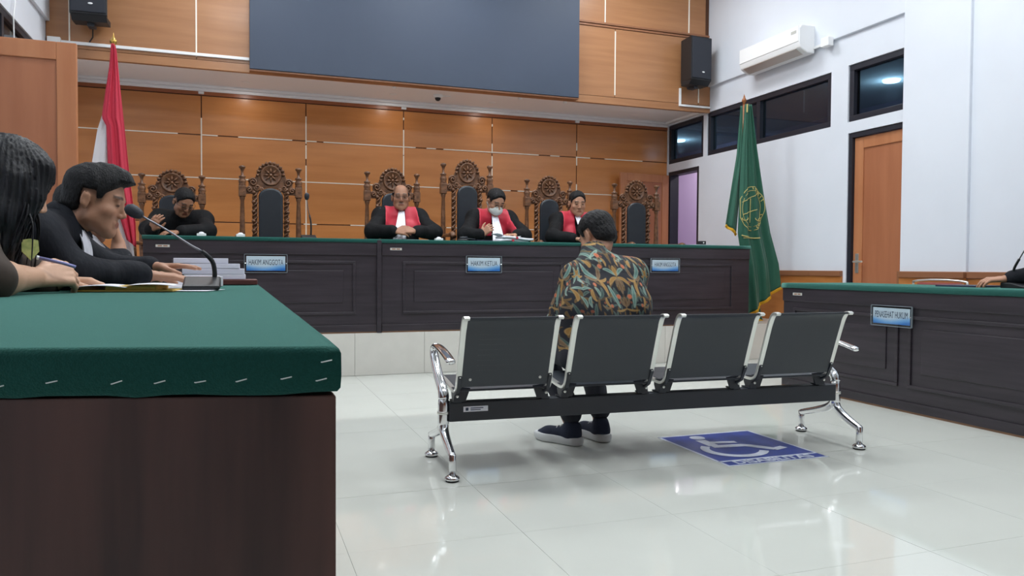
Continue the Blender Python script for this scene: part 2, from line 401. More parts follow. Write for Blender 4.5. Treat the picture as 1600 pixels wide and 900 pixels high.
def sdf_obj(name, sdf, m, parent=None, origin=None, paint=None, color=None):
    V, F = sdf.build()
    o0 = np.array(origin if origin is not None else (0, 0, 0), float)
    me = np_mesh(name, V - o0, F)
    mats = m if isinstance(m, list) else [m]
    for q in mats: me.materials.append(q)
    if paint is not None:
        me.polygons.foreach_set('material_index', paint(V[F].mean(1)).astype(np.int32))
    if color is not None:
        ca = me.color_attributes.new('print', 'FLOAT_COLOR', 'POINT'); ca.data.foreach_set('color', color(V).astype(np.float32).ravel())
    o = bpy.data.objects.new(name, me); COL.objects.link(o)
    if parent is not None: o.parent = parent
    return o
def A(*p): return np.array(p, float)

# ================================================================== THE SETTING
XL, XR, YB, YF, DZ, YD = -1.7, 5.7, 9.4, 8.37, 0.36, 6.48
YR = -5.4
def wall_boxes(lo, hi, z0, z1, holes, mk):
    ys = sorted(set([lo, hi] + [h for q in holes for h in q[:2]])); g = G()
    for a, b in zip(ys[:-1], ys[1:]):
        mid = (a + b) / 2; iv = sorted([q[2:] for q in holes if q[0] <= mid <= q[1]]); z = z0
        for (h0, h1) in iv:
            if h0 > z: mk(g, a, b, z, h0)
            z = max(z, h1)
        if z < z1: mk(g, a, b, z, z1)
    return g
# floor with single tiles
floor = struct('floor', G().box(XL, XR, YR, YD + 0.3, -0.08, -0.004), M['grout'])
tile_me = G().box(-0.2994, 0.2994, -0.2994, 0.2994, -0.012, 0.0).mesh('floor_tile'); tile_me.materials.append(M['tile'])
def strips(lo, hi, off):
    k = math.floor((lo - off) / 0.6); e = [lo]
    while True:
        k += 1; x = off + 0.6 * k
        if x >= hi - 1e-4: break
        if x > lo + 1e-4: e.append(x)
    return e + [hi]
tx, ty = strips(XL, XR, 0.333), strips(YR, YD, 2.46)
for y0, y1 in zip(ty[:-1], ty[1:]):
    for x0, x1 in zip(tx[:-1], tx[1:]):
        if abs(x1 - x0 - 0.6) < 1e-3 and abs(y1 - y0 - 0.6) < 1e-3:
            o = link('floor_tile', tile_me, None, floor); o.location = ((x0 + x1) / 2, (y0 + y1) / 2, rng.uniform(-1, 1) * 0.0002)
        else: link('floor_tile', G().box(x0 + .0008, x1 - .0008, y0 + .0008, y1 - .0008, -0.012, 0), M['tile'], floor)
dais = struct('floor_dais', G().box(XL, XR, YD + 0.012, YB, 0.0, DZ), M['riser_tile'])
for x0, x1 in zip(tx[:-1], tx[1:]): link('riser_tile', G().box(x0 + .001, x1 - .001, YD, YD + .014, 0.001, DZ), M['riser_tile'], dais, bevel=0.002)
struct('ceiling', G().box(XL - .2, XR + .2, YR - .2, YB + .2, CEIL_Z, CEIL_Z + 0.1), M['ceiling'])
struct('wall_rear', G().box(XL - .2, XR + .2, YR - .15, YR, 0, CEIL_Z), M['veneer_red'])  # unseen; its distance and dark wood are chosen to cut bounce light
# right wall with its openings
RH = [(8.60, 9.36, DZ, 2.27), (8.51, 9.37, 2.38, 2.92), (6.25, 8.43, 2.375, 2.93), (5.2, 6.02, 2.38, 2.94), (5.2, 6.01, 0.0, 2.27)]
wr = struct('wall_right', wall_boxes(YR, YB, 0, CEIL_Z, RH, lambda g, a, b, c, d: g.box(XR, XR + .15, a, b, c, d)), M['white_wall'])
struct('trim_1', G().box(XR - .035, XR + .01, 5.21, YF, 3.24, CEIL_Z), M['white_wall'], bevel=0.004)     # projecting beam
struct('trim_2', G().box(XR - .10, XR + .01, 4.60, 5.262, 0, CEIL_Z), M['white_wall'], bevel=0.006)     # pilaster
struct('trim_3', G().box(XR - .07, XR + .01, 2.2, 4.60, 0, CEIL_Z), M['white_wall'])
LH = [(6.2, 8.25, 2.375, 2.93), (4.68, 5.45, 0.0, 2.27)]
struct('wall_left', wall_boxes(YR, YB, 0, CEIL_Z, LH, lambda g, a, b, c, d: g.box(XL - .15, XL, a, b, c, d)), M['white_wall'])
struct('trim_4', G().box(XL - .01, XL + .035, 5.6, YF, 3.24, CEIL_Z), M['white_wall'])
struct('wall_corridor_left', G().box(XL - 1.1, XL - 1.0, 3, YB, 0, CEIL_Z), M['white_wall'])
# corridor behind the right wall
cor = struct('wall_corridor_right', G().box(7.9, 8.0, 3, 13.5, 0, 3.2).box(XR, 8.0, 13.4, 13.5, 0, 3.2).box(XR + .15, 8, 3.0, 3.1, 0, 3.2)
             .box(XR, XR + .1, YB + .1, 13.5, 0, 3.2), M['lilac'])
struct('ceiling_corridor', G().box(XR + .15, 8.0, 3, 13.5, 3.08, 3.16), M['ceiling'])
struct('floor_corridor', G().box(XR + .15, 8.0, 3, 13.5, -0.05, 0.0), M['riser_tile'])
# windows
def window(n, x, y0, y1, z0, z1, mull=(), side=1, t=0.055):
    w = struct('window_%d' % n, G().box(x, x + .08, y0, y1, z1 - t, z1).box(x, x + .08, y0, y1, z0, z0 + t)
               .box(x, x + .08, y0, y0 + t, z0 + t, z1 - t).box(x, x + .08, y1 - t, y1, z0 + t, z1 - t), M['frame'], bevel=0.004)
    e = [y0 + t] + list(mull) + [y1 - t]
    for m_ in mull: link('mullion', G().box(x, x + .08, m_ - .03, m_ + .03, z0 + t, z1 - t), M['frame'], w)
    for a, b in zip(e[:-1], e[1:]): link('pane', G().box(x + .045, x + .051, a, b, z0 + t - .01, z1 - t + .01), M['tinted_glass'], w)
    return w
window(1, XR + .012, 8.515, 9.365, 2.385, 2.915)
window(2, XR + .012, 6.255, 8.425, 2.38, 2.925, mull=(7.42,))
window(3, XR + .012, 5.205, 6.015, 2.385, 2.935)
window(4, XL - .092, 6.205, 8.245, 2.38, 2.925, mull=(7.0,))
# doors
def door_leaf(o, wd, z0, z1, m1, m2, parent):
    """leaf in local x 0..wd, thickness y 0..0.04, as stiles, rails and sunk panels"""
    s = 0.11; zm = z0 + 0.24 * (z1 - z0)
    for n, b in (('stile', (0, s, 0, .04, z0, z1)), ('stile', (wd - s, wd, 0, .04, z0, z1)), ('rail', (s, wd - s, 0, .04, z1 - s, z1)),
                 ('rail', (s, wd - s, 0, .04, z0, z0 + .16)), ('rail', (s, wd - s, 0, .04, zm, zm + .12))):
        link(n, G().box(*b), m1, parent, bevel=0.004)
    for a, b in ((z0 + .16, zm), (zm + .12, z1 - s)):
        link('door_panel', G().box(s - .004, wd - s + .004, .012, .028, a - .004, b + .004), m2, parent)
def handle(parent, x, y, z, sgn=1):
    h = link('door_handle', G().box(x - .02, x + .02, y - .008, y, z - .11, z + .08).tube([(x, y, z), (x, y - .05, z), (x + sgn * .12, y - .055, z)], .010), M['satin'], parent, bevel=0.002)
    return h
d1 = struct('door_1', G().box(XR + .01, XR + .13, 5.96, 6.009, 0, 2.265).box(XR + .01, XR + .13, 5.2, 5.96, 2.22, 2.265), M['frame'])
def leaf_in(parent, loc, rz, wd, z0, z1, m1=None, m2=None):
    e = bpy.data.objects.new('door_leaf', None); COL.objects.link(e); e.parent = parent; e.location = loc; e.rotation_euler = (0, 0, rz)
    door_leaf(e, wd, z0, z1, m1 or M['door_wood'], m2 or M['door_panel'], e); return e
l1 = leaf_in(d1, (XR + .035, 5.955, 0), -PI / 2, 0.75, 0.005, 2.215); handle(l1, 0.055, 0.0, 1.0)
d2 = struct('door_2', G().box(XR + .005, XR + .14, 8.605, 8.65, DZ, 2.265).box(XR + .005, XR + .14, 9.31, 9.355, DZ, 2.265).box(XR + .005, XR + .14, 8.65, 9.31, 2.22, 2.265), M['frame'])
l2 = leaf_in(d2, (XR - .03, 9.335, 0), PI + 0.10, 0.80, DZ + .005, 2.22)
d3 = struct('door_3', G().box(XL - .14, XL - .005, 4.685, 4.73, 0, 2.265).box(XL - .14, XL - .005, 5.40, 5.445, 0, 2.265).box(XL - .14, XL - .005, 4.73, 5.40, 2.22, 2.265), M['frame'])
l3 = leaf_in(d3, (XL + .01, 5.42, 0), 0.0, 0.755, 0.005, 2.30); handle(l3, 0.70, 0.0, 0.98, -1)
# wainscot on the right wall
def wains(n, y0, y1, x, z0=0.0):
    w = struct('baseboard_right_%d' % n, G().box(x - .018, x + .005, y0, y1, z0, 0.855), M['wains'])
    link('wainscot_cap', G().box(x - .035, x + .005, y0, y1, 0.855, 0.91), M['wains_cap'], w, bevel=0.006)
wains(1, 6.05, YD, XR); wains(2, YD, 8.55, XR, DZ); wains(3, 4.595, 5.25, XR - .10); wains(4, 2.2, 4.595, XR - .07)
struct('baseboard_right_5', G().box(XR - .118, XR + .004, 5.25, 5.275, 0, .91), M['wains_cap'])
# rear panelled wall of the dais
wb = struct('wall_back', G().box(XL - .15, XR + .15, YB, YB + .12, 0, 2.98), M['joint'])
vx = [XL, -.373, .778, 1.949, 3.104, 4.301, XR]; vz = [DZ, .93, 1.425, 1.925, 2.41, 2.855]
g_ = 0.006
for i in range(len(vx) - 1):
    for j in range(len(vz) - 1):
        link('wood_panel', G().box(vx[i] + g_, vx[i + 1] - g_, YB - .012, YB + .01, vz[j] + g_, vz[j + 1] - g_), M['veneer'], wb, bevel=0.002)
link('top_rail', G().box(XL, XR, YB - .012, YB + .01, 2.861, 2.96), M['veneer_red'], wb)
GAPS = {(1.925, 0): [(-.58, -.56)], (1.925, 1): [(.38, .60)], (1.925, 2): [(1.86, 2.02)], (1.925, 3): [(2.85, 2.98)], (1.925, 4): [(3.36, 3.46), (4.15, 4.6)],
        (2.41, 0): [(-.62, -.4)], (2.41, 1): [(-.2, .02), (.62, .79)], (2.41, 2): [(.9, .98)], (2.41, 3): [(2.1, 2.24), (2.36, 2.46)], (2.41, 4): [(3.75, 3.92), (4.05, 4.3)], (2.41, 5): [(4.5, 4.72), (5.3, 5.7)],
        (1.425, 0): [(-1.2, -.7)], (1.425, 1): [(-.25, .75)], (1.425, 2): [(.9, 1.3), (1.52, 1.7)], (1.425, 3): [(2.05, 2.5), (2.8, 3.1)], (1.425, 4): [(3.14, 3.5), (3.8, 4.2)], (1.925, 5): [(4.86, 5.7)], (1.425, 5): [(4.3, 5.7)]}
for z in (1.425, 1.925, 2.41):
    for i in range(len(vx) - 1):
        segs = [(vx[i] + .008, vx[i + 1] - .008)]
        for a, b in GAPS.get((z, i), []):
            segs = [q for s_, e_ in segs for q in ((s_, min(e_, a)), (max(s_, b), e_)) if q[1] - q[0] > .02]
        for a, b in segs: link('metal_strip', G().box(a, b, YB - .018, YB, z - .0055, z + .0055), M['strip'], wb)
for i, x in enumerate(vx[1:-1]):
    top = [2.60, 2.70, 2.62, 2.52, 2.60][i]
    brk = [[], [(2.12, 2.2), (2.36, 2.38)], [(2.30, 2.31)], [(2.36, 2.40), (2.02, 2.06)], [(2.05, 2.3), (2.42, 2.5)]][i]
    segs = [(.5, top)]
    for a, b in brk: segs = [q for s_, e_ in segs for q in ((s_, min(e_, a)), (max(s_, b), e_)) if q[1] - q[0] > .02]
    if i in (2, 3): segs.append((2.74, 2.77))
    for a, b in segs: link('metal_strip', G().box(x - .0065, x + .0065, YB - .019, YB, a, b), M['strip'], wb)
# fascia above
wf = struct('wall_fascia', G().box(XL, XR, YF + .006, YB + .12, 3.0, CEIL_Z), M['joint'])
link('bottom_rail', G().box(XL, XR, YF, YF + .05, 2.915, 3.0), M['veneer_light'], wf, bevel=0.003)
fx = [XL, -1.5, -.376, .75, 1.95, 3.1, 4.337, 5.524, XR]
for a, b in zip(fx[:-1], fx[1:]): link('wood_panel', G().box(a + .004, b - .004, YF, YF + .03, 3.004, 3.83), M['veneer_light'], wf, bevel=0.002)
ux = [XL, -1.5, -.376, .75, 1.95, 3.1, 4.194, 5.368, 5.62]
for a, b in zip(ux[:-1], ux[1:]): link('wood_panel', G().box(a + .004, b - .004, YF - .004, YF + .05, 3.89, CEIL_Z), M['veneer_light'], wf, bevel=0.002)
link('ledge', G().box(XL, XR - .02, YF - .012, YF + .03, 3.832, 3.856).box(XL, XR - .02, YF - .022, YF + .03, 3.862, 3.886), M['wains_cap'], wf, bevel=0.003)
for x in (-1.5, -.376, 4.337, 5.524): link('metal_strip', G().box(x - .0065, x + .0065, YF - .006, YF + .02, 3.03, 3.80), M['strip'], wf)
for x in (4.194, 5.368): link('metal_strip', G().box(x - .0065, x + .0065, YF - .012, YF + .04, 3.89, CEIL_Z - .01), M['strip'], wf)
struct('ceiling_soffit', G().box(XL, XR, YF + .01, YB, 2.965, 3.0), M['soffit'])
tr = struct('trim_5', G().box(XL, XR, YB - .035, YB, 2.90, 2.935).box(XL, XR, YB - .075, YB, 2.935, 2.966), M['white_paint'], bevel=0.008)
struct('trim_6', G().box(XR - .07, XR, YF + .05, YB - .07, 2.935, 2.966), M['white_paint'], bevel=0.008)
struct('wall_fascia_edge', G().box(XR - .02, XR, YF + .02, YF + .15, 2.91, 2.965), M['white_wall'])

# ------------------------------------------------------------------ lamps
disc = G().lathe([(0.085, 0), (0.085, 0.004), (0.0, 0.004)], 20).mesh('diffuser'); disc.materials.append(M['lamp_glow'])
ring = G().lathe([(0.085, 0.0), (0.11, -0.004), (0.115, 0.012), (0.085, 0.012)], 20).mesh('trim_ring'); ring.materials.append(M['white_plastic'])
def downlight(x, y, z, watts, size, color, label, group, scale=1.0, spread=PI):
    t = thing('ceiling_lamp', label, 'lamp', (x, y, z), 0, group); t.scale = (scale,) * 3
    link('diffuser', disc, None, t); link('trim_ring', ring, None, t)
    ld = bpy.data.lights.new('lamp_light', 'AREA'); ld.shape = 'DISK'; ld.size = size; ld.energy = watts; ld.color = color; ld.spread = spread
    lo = bpy.data.objects.new('lamp_light', ld); COL.objects.link(lo); lo.location = (0, 0, -.012 / scale); lo.parent = t
for x, y in CEILING_LAMPS:
    downlight(x, y, CEIL_Z - .012, CEILING_WATTS, 0.5, LAMP_COLOR, 'round white recessed lamp in the high ceiling, %s row, %s' % ({1.7: 'nearest', 4.4: 'middle', 7.1: 'farthest'}[y], {0.1: 'left', 2.1: 'centre', 4.1: 'right'}[x]), 'ceiling lamps of the courtroom', 2.0)
lc = G().lathe([(0.0, -0.03), (0.085, -0.025), (0.10, 0.0)], 20).mesh('glowing_lamp'); lc.materials.append(M['lamp_corridor'])
for x, y, l, w_ in ((7.0, 6.74, 'round glowing lamp seen through the tinted window over the closed door', 26), (7.0, 11.15, 'small glowing lamp seen through the tinted window over the open doorway', 30)):
    o = tag(link('corridor_lamp', lc, None, smooth=True), l, 'lamp'); o.location = (x, y, 3.08)
    ld = bpy.data.lights.new('lamp_light', 'POINT'); ld.shadow_soft_size = .08; ld.energy = w_; ld.color = (.95, .92, 1)
    lo = bpy.data.objects.new('lamp_light', ld); COL.objects.link(lo); lo.location = (0, 0, -.15); lo.parent = o

# ================================================================== WALL THINGS
t = thing('video_screen', 'huge dark slate video wall above the judges, switched off', 'screen', (1.97, 8.25, 2.92))
link('display', G().box(-1.84, 1.835, 0, .10, .012, 1.76), M['screen'], t, bevel=0.004)
link('frame', G().box(-1.84, 1.835, .012, .12, -.006, .011), M['wains_cap'], t)
link('mounting_frame', G().box(-1.7, 1.7, .10, .119, .3, 1.7), M['black_metal'], t)
def loudspeaker(loc, rz, label):
    t = thing('loudspeaker', label, 'loudspeaker', loc, rz, 'wall loudspeakers')
    P = [(-.16, 0), (.16, 0), (.11, .26), (-.11, .26)]
    link('cabinet', G().prism(P, lambda x, y: (x, y, .03), lambda x, y: (x, y, .56)), M['black_plastic'], t, bevel=0.008)
    link('lower_bezel', G().prism([(0, .0), (.05, -.05), (.2, -.05), (.2, .0)], lambda y, z: (-.15, y, z + .03), lambda y, z: (.15, y, z + .03)), M['black_plastic'], t, bevel=0.004)
    link('grille', G().box(-.148, .148, -.012, .0, .05, .54), M['speaker'], t, bevel=0.006)
    b = link('maker_badge', G().ball((0.02, -.014, .13), (.022, .003, .009)), M['white_plastic'], t, smooth=True)
    link('wall_bracket', G().box(-.03, .03, .1, .2, -.05, .03).tube([(0, .16, .0), (0, .24, -.02), (0, .3, .1)], .018), M['black_metal'], t)
loudspeaker((5.36, 8.06, 3.2), 0.12, 'black loudspeaker on the wood fascia at the right, beside the white wall')
loudspeaker((-1.29, 8.06, 3.22), -0.05, 'black loudspeaker on the wood fascia at the left, above the red and white flag')
tag(link('cable_trunking', G().box(5.235, 5.262, YF - .022, YF - .001, 2.985, 3.19).box(5.235, 5.69, YF - .022, YF - .001, 2.965, 2.99), M['white_plastic'], bevel=0.003),
    'white L-shaped cable trunking below the right loudspeaker', 'cable duct')
tag(link('cable_trunking', G().box(XL + .02, .128, YF - .022, YF - .001, 3.035, 3.065).box(XL + .02, XL + .13, YF - .05, YF - .001, 3.02, 3.085), M['white_plastic'], bevel=0.003),
    'long white cable trunking on the left fascia below the left loudspeaker', 'cable duct')
tag(link('speaker_cable', G().tube([(-1.29, 8.3, 3.18), (-1.30, 8.355, 3.12), (-1.33, 8.357, 3.07)], .006, 6), M['black_plastic']), 'thin black cable hanging under the left loudspeaker', 'cable')
tag(link('hanging_wire', G().tube([(XL + .05, 7.2, 3.6), (XL + .03, 7.25, 3.2), (XL + .025, 7.15, 2.9), (XL + .02, 7.2, 2.5)], .006, 6), M['white_plastic']), 'white wire hanging down the left wall in front of the dark window', 'cable')
t = thing('air_conditioner', 'white split air conditioner mounted high on the right wall', 'air conditioner', (XR - .03, 6.96, 3.17))
prof = [(0, 0), (-.10, .0), (-.185, .05), (-.20, .10), (-.20, .24), (-.17, .285), (0, .285)]
link('body', G().prism(prof, lambda x, z: (x, -.5, z), lambda x, z: (x, .5, z)), M['white_plastic'], t, bevel=0.012, seg=3)
link('front_panel', G().box(-.207, -.195, -.49, .49, .11, .27), M['white_plastic'], t, bevel=0.004)
link('air_flap', G().prism([(-.105, -.006), (-.19, .044), (-.187, .052), (-.10, .004)], lambda x, z: (x, -.44, z), lambda x, z: (x, .44, z)), M['satin'], t)
link('display_window', G().box(-.209, -.2, -.46, -.38, .2, .23), M['silver_tag'], t)
tag(link('junction_box', G().box(XR - .10, XR - .034, 6.19, 6.30, 3.18, 3.27).box(XR - .05, XR - .034, 6.3, 6.46, 3.21, 3.24), M['white_plastic'], bevel=0.005), 'small white junction box beside the air conditioner', 'junction box')
t = thing('dome_camera', 'small white dome camera on the soffit above the judges', 'camera', (2.25, 8.86, 2.965))
link('base', G().lathe([(.0, -.035), (.045, -.035), (.055, -.02), (.055, 0)], 16), M['white_plastic'], t, smooth=True)
link('dome', G().ball((0, 0, -.04), (.036, .036, .034)), M['black_plastic'], t, smooth=True)
link('cable', G().tube([(.04, 0, -.012), (.12, 0, -.006), (.16, .02, -.004)], .006, 6), M['white_plastic'], t)
for x, y, l in ((1.68, 8.6, 'first small white spot fixture on the soffit, left of the dome camera'), (3.19, 8.6, 'middle small white spot fixture on the soffit, right of the dome camera'), (3.78, 8.6, 'small white spot fixture on the soffit nearest the right loudspeaker')):
    o = tag(link('spot_fixture', G().lathe([(.0, -.03), (.02, -.028), (.026, 0)], 10), M['white_plastic'], smooth=True), l, 'spot light', 'spot fixtures on the soffit'); o.location = (x, y, 2.965)
SOFFIT_GLOW = 1.5  # watts of the lamps added to throw a glow on the upper wall panels
for x, l in ((.10, 'small added glow lamp in the soffit above the empty throne chair'), (1.75, 'small recessed lamp in the soffit above the balding judge'), (2.98, 'small added glow lamp in the soffit right of the dome camera')):
    t = thing('added_soffit_lamp', l, 'lamp', (x, 9.02, 2.964), 0, 'added soffit glow lamps'); link('trim_ring', G().lathe([(.03, -.004), (.042, -.003), (.045, .001), (.03, .001)], 16), M['white_plastic'], t, smooth=True)
    ld = bpy.data.lights.new('lamp_light', 'AREA'); ld.shape = 'DISK'; ld.size = .06; ld.energy = SOFFIT_GLOW; ld.color = (1, .95, .88)
    lo = bpy.data.objects.new('lamp_light', ld); COL.objects.link(lo); lo.location = (0, 0, -.008); lo.parent = t
for x, l in ((-.373, 'leftmost white cable clip at the top of the panelled wall'), (1.949, 'middle white cable clip at the top of the panelled wall'), (4.301, 'rightmost white cable clip at the top of the panelled wall')):
    tag(link('wall_clip', G().box(x - .03, x + .03, YB - .045, YB - .012, 2.868, 2.896), M['white_plastic'], bevel=0.006), l, 'clip', 'clips on the panelled wall')
tag(link('wall_poster', G().box(6.9, 7.1, 13.36, 13.4, 1.85, 2.3), M['paper']), 'small white poster with blue bands on the lilac wall beyond the open doorway', 'poster')
pst = bpy.data.objects['wall_poster']
for z0, z1 in ((2.22, 2.3), (1.9, 1.95)): link('blue_band', G().box(6.9, 7.1, 13.35, 13.362, z0, z1), M['poster_blue'], pst)

# ================================================================== DESKS
def desk(name, label, L, H, D, loc, rz, rows, group, tag_at=None, post_r=False):
    """front at y=0 facing -y, x 0..L"""
    t = thing(name, label, 'desk', loc, rz, group)
    link('front_board', G().box(0, L, .012, .035, 0, H), M['dark_wood'], t)
    link('top_board', G().box(0, L, .0, D, H - .03, H), M['dark_wood'], t)
    link('side_board', G().box(0, .03, .035, D, 0, H - .03), M['dark_wood'], t); link('side_board', G().box(L - .03, L, .035, D, 0, H - .03), M['dark_wood'], t)
    link('plinth', G().box(0, L, .0, .012, .012, .07), M['dark_wood'], t, bevel=0.003)
    link('edge_strip', G().box(0, L, .002, .012, 0, .012), M['edge_strip'], t)
    link('top_rail', G().box(0, L, .0, .012, H - .13, H - .03), M['dark_wood'], t, bevel=0.003)
    def frame(x0, x1, z0, z1, w, d):
        for b in ((x0, x1, z0, z0 + w), (x0, x1, z1 - w, z1), (x0, x0 + w, z0 + w, z1 - w), (x1 - w, x1, z0 + w, z1 - w)):
            link('moulding', G().box(b[0], b[1], .012 - d, .0125, b[2], b[3]), M['dark_wood'], t, bevel=0.004)
    for a, b in rows:
        frame(a, b, .16, H - .18, .022, .012); link('raised_panel', G().box(a + .10, b - .10, .004, .0125, .26, H - .26), M['dark_wood'], t, bevel=0.006)
    if post_r: link('post', G().box(L, L + .038, -.012, .03, 0, H), M['dark_wood'], t, bevel=0.003)
    if tag_at: 
        tg = link('inventory_plate', G().box(tag_at - .05, tag_at + .05, -.003, .0, H - .085, H - .065), M['silver_tag'], t)
        link('engraving', G().box(tag_at - .035, tag_at - .005, -.0038, -.003, H - .079, H - .071).box(tag_at + .005, tag_at + .035, -.0038, -.003, H - .079, H - .071), M['wains_cap'], tg)
    return t
JG = 'judges desks on the dais'; H = 0.79
desk('judge_desk', 'dark wooden judge desk at the left of the dais, with the empty carved chair behind', 1.80, H, .72, (-.68, YD + .005, DZ), 0, [(.20, 1.62)], JG, .14, True)
desk('judge_desk', 'dark wooden judge desk in the middle of the dais, carrying the HAKIM KETUA sign', 1.85, H, .72, (1.163, YD + .005, DZ), 0, [(.18, 1.68)], JG, .12, True)
desk('judge_desk', 'dark wooden judge desk at the right end of the dais beside the green flag', 1.86, H, .72, (3.055, YD + .005, DZ), 0, [(.2, 1.66)], JG)
rd = desk('counsel_desk', 'long dark wooden desk on the right carrying the PENASEHAT HUKUM sign', 2.75, .806, .70, (4.06, 4.94, 0), -PI / 2, [(.12, 1.12), (1.2, 2.3)], None, .17)
def cloth_top(name, label, x0, x1, y0, y1, z, drop, back, loc=(0, 0, 0), rz=0):
    """felt runner: flat top folding down at the front and the ends"""
    e = .006; g = G()
    prof = [(y0 - e, z - drop), (y0 - e - .002, z - drop * .5), (y0 - e, z - .008), (y0 - e + .006, z), (y0 + .05, z + .001), (y1 - .02, z + .001), (y1 + e, z - .01), (y1 + e, z - back)]
    n = 40
    def fn(u, v):
        k = v * (len(prof) - 1); i = min(int(k), len(prof) - 2); f_ = k - i
        y = prof[i][0] * (1 - f_) + prof[i + 1][0] * f_; zz = prof[i][1] * (1 - f_) + prof[i + 1][1] * f_
        if i < 2: y += .0015 * math.sin(u * 57) * (1 - v * 4); zz += .0008 * math.sin(u * 31)
        return (x0 - e + (x1 - x0 + 2 * e) * u, y, zz)
    g.sheet(fn, n, 14)
    o = tag(link(name, g, M['felt'], smooth=True, solid=0.004), label, 'tablecloth'); o.location = loc; o.rotation_euler = (0, 0, rz)
    o.data.shade_smooth(); return o
cloth_top('felt_cloth', 'long green felt cloth covering the judges desks on the dais', -.68, 4.915, YD + .005, YD + .72, DZ + H + .006, .03, .05)
cloth_top('felt_cloth', 'green felt cloth on the counsel desk at the right', 0, 2.75, 0, .70, .806 + .006, .036, .05, (4.06, 4.94, 0), -PI / 2)

# signs
def sign(body, loc, rz, w, h, label, sx, size):
    t = thing('name_sign', label, 'sign', loc, rz, 'acrylic name signs on desks')
    link('acrylic_holder', G().box(-w / 2 - .014, w / 2 + .014, -.012, -.009, -.014, h + .014), M['clear_acrylic'], t)
    for q in (-1, 1): link('acrylic_edge', G().box(q * (w / 2 + .0145) - .0015, q * (w / 2 + .0145) + .0015, -.0125, -.001, -.014, h + .014), M['grey_box'], t)
    for z_ in (-.0145, h + .0145): link('acrylic_edge', G().box(-w / 2 - .014, w / 2 + .014, -.0125, -.001, z_ - .0015, z_ + .0015), M['grey_box'], t)
    link('card', G().box(-w / 2, w / 2, -.008, -.0055, 0, h), M['sign'], t)
    me = text_mesh(body, size, sx, .0004); me.transform(Matrix.Translation((0, -.0085, h * .56)) @ Matrix.Rotation(PI / 2, 4, 'X')); me.materials.append(M['sign_ink'])
    link('lettering', me, None, t)
    for q in (-1, 1): link('screw', G().ball((q * (w / 2 + .008), -.014, h / 2), .005, 6, 4), M['chrome'], t)
    return t
ys = YD + .004 - .002
sign('HAKIM ANGGOTA', (.222, ys, .885), 0, .30, .118, 'HAKIM ANGGOTA sign on the left judge desk, behind the paper stack', .50, .064)
sign('HAKIM KETUA', (2.072, ys, .890), 0, .30, .118, 'HAKIM KETUA sign on the middle judge desk', .60, .064)
sign('HAKIM ANGGOTA', (3.922, ys, .898), 0, .29, .108, 'HAKIM ANGGOTA sign on the right judge desk, beside the seated defendant', .48, .060)
sign('PENASEHAT HUKUM', (4.056, 3.865, .565), -PI / 2, .30, .105, 'PENASEHAT HUKUM sign on the counsel desk at the right', .47, .062)

# the near prosecutors desk
ND = .79
def nd_front(s): return A(-.75, .985, 0) + (A(.102, .774, 0) - A(-.75, .985, 0)) * s     # the slanted front edge
t = thing('prosecutor_desk', 'near dark brown wooden desk filling the lower left, under green felt', 'desk', (-.3, 1.5, 0))
ox = A(-.3, 1.5, 0)
def P3(x, y, z): return (x + .3, y - 1.5, z)
pol = [(-.60, .952), (.094, .782), (.086, 3.60), (-.60, 3.60)]
link('front_board', G().prism([(-.60, .952), (.094, .782), (.094, .81), (-.60, .98)], lambda x, y: P3(x, y, 0), lambda x, y: P3(x, y, ND)), M['near_wood'], t, bevel=0.002)
link('side_board', G().prism([(.066, .825), (.092, .818), (.086, 3.60), (.06, 3.60)], lambda x, y: P3(x, y, 0), lambda x, y: P3(x, y, ND)), M['near_wood'], t)
link('top_board', G().prism([(-.60, .985), (.066, .83), (.06, 3.58), (-.60, 3.58)], lambda x, y: P3(x, y, ND - .005), lambda x, y: P3(x, y, .832)), M['near_wood'], t)
link('back_board', G().box(-.3 + .0, .36, 2.06, 2.09, 0, ND), M['near_wood'], t)
# felt cloth with soft edges, stapled along the front
t = thing('felt_cloth', 'green felt cloth stapled over the near desk at the left', 'tablecloth', (-.3, 1.5, 0))
zt = .84
def ring_pts(d, z, r=0.0):
    c = [(-.612 - d, .955 - d * .9), (.1 + d, .776 - d), (.092 + d, 3.61 + d), (-.612 - d, 3.61 + d)]; out = []
    N = 26
    for i in range(4):
        a, b = c[i], c[(i + 1) % 4]
        for k in range(N):
            s = k / N; x = a[0] + (b[0] - a[0]) * s; y = a[1] + (b[1] - a[1]) * s
            w = r * (math.sin(s * 41 + i) + .6 * math.sin(s * 93 + 2 * i))
            dd = min(s, 1 - s) * 30
            cr = max(0, 1 - dd) * .006
            cx, cy = -.26, 2.2; L = math.hypot(cx - x, cy - y)
            out.append((x + .3 + (cx - x) / L * (cr + w * .3), y - 1.5 + (cy - y) / L * (cr + w * .3), z + w))
    return out
lev = [(-.003, zt - .048, .0012), (0, zt - .044, .0012), (.0008, zt - .03, .0006), (.0005, zt - .008, .0004), (-.0015, zt - .003, .0002), (-.005, zt - .0005, 0), (-.012, zt, 0)]
rings = [ring_pts(*q) for q in lev]; n = len(rings[0]); g = G()
vs_ = [p for r_ in rings for p in r_]; fs_ = []
for i in range(len(rings) - 1):
    for k in range(n): fs_.append((i * n + k, i * n + (k + 1) % n, (i + 1) * n + (k + 1) % n, (i + 1) * n + k))
fs_.append(tuple((len(rings) - 1) * n + k for k in range(n)))
g.add(vs_, fs_)
fo = link('felt', g, M['felt'], t, smooth=True)
md = fo.modifiers.new('es', 'EDGE_SPLIT'); md.split_angle = 1.2
ang = math.atan2(.774 - .952, .102 + .61)
FR = G().tube([(-.0052, -.0005, 0), (-.0042, -.002, 0), (.0042, -.002, .001), (.0052, -.0005, .001)], .00065, 5).mesh('staple'); FR.materials.append(M['staple'])
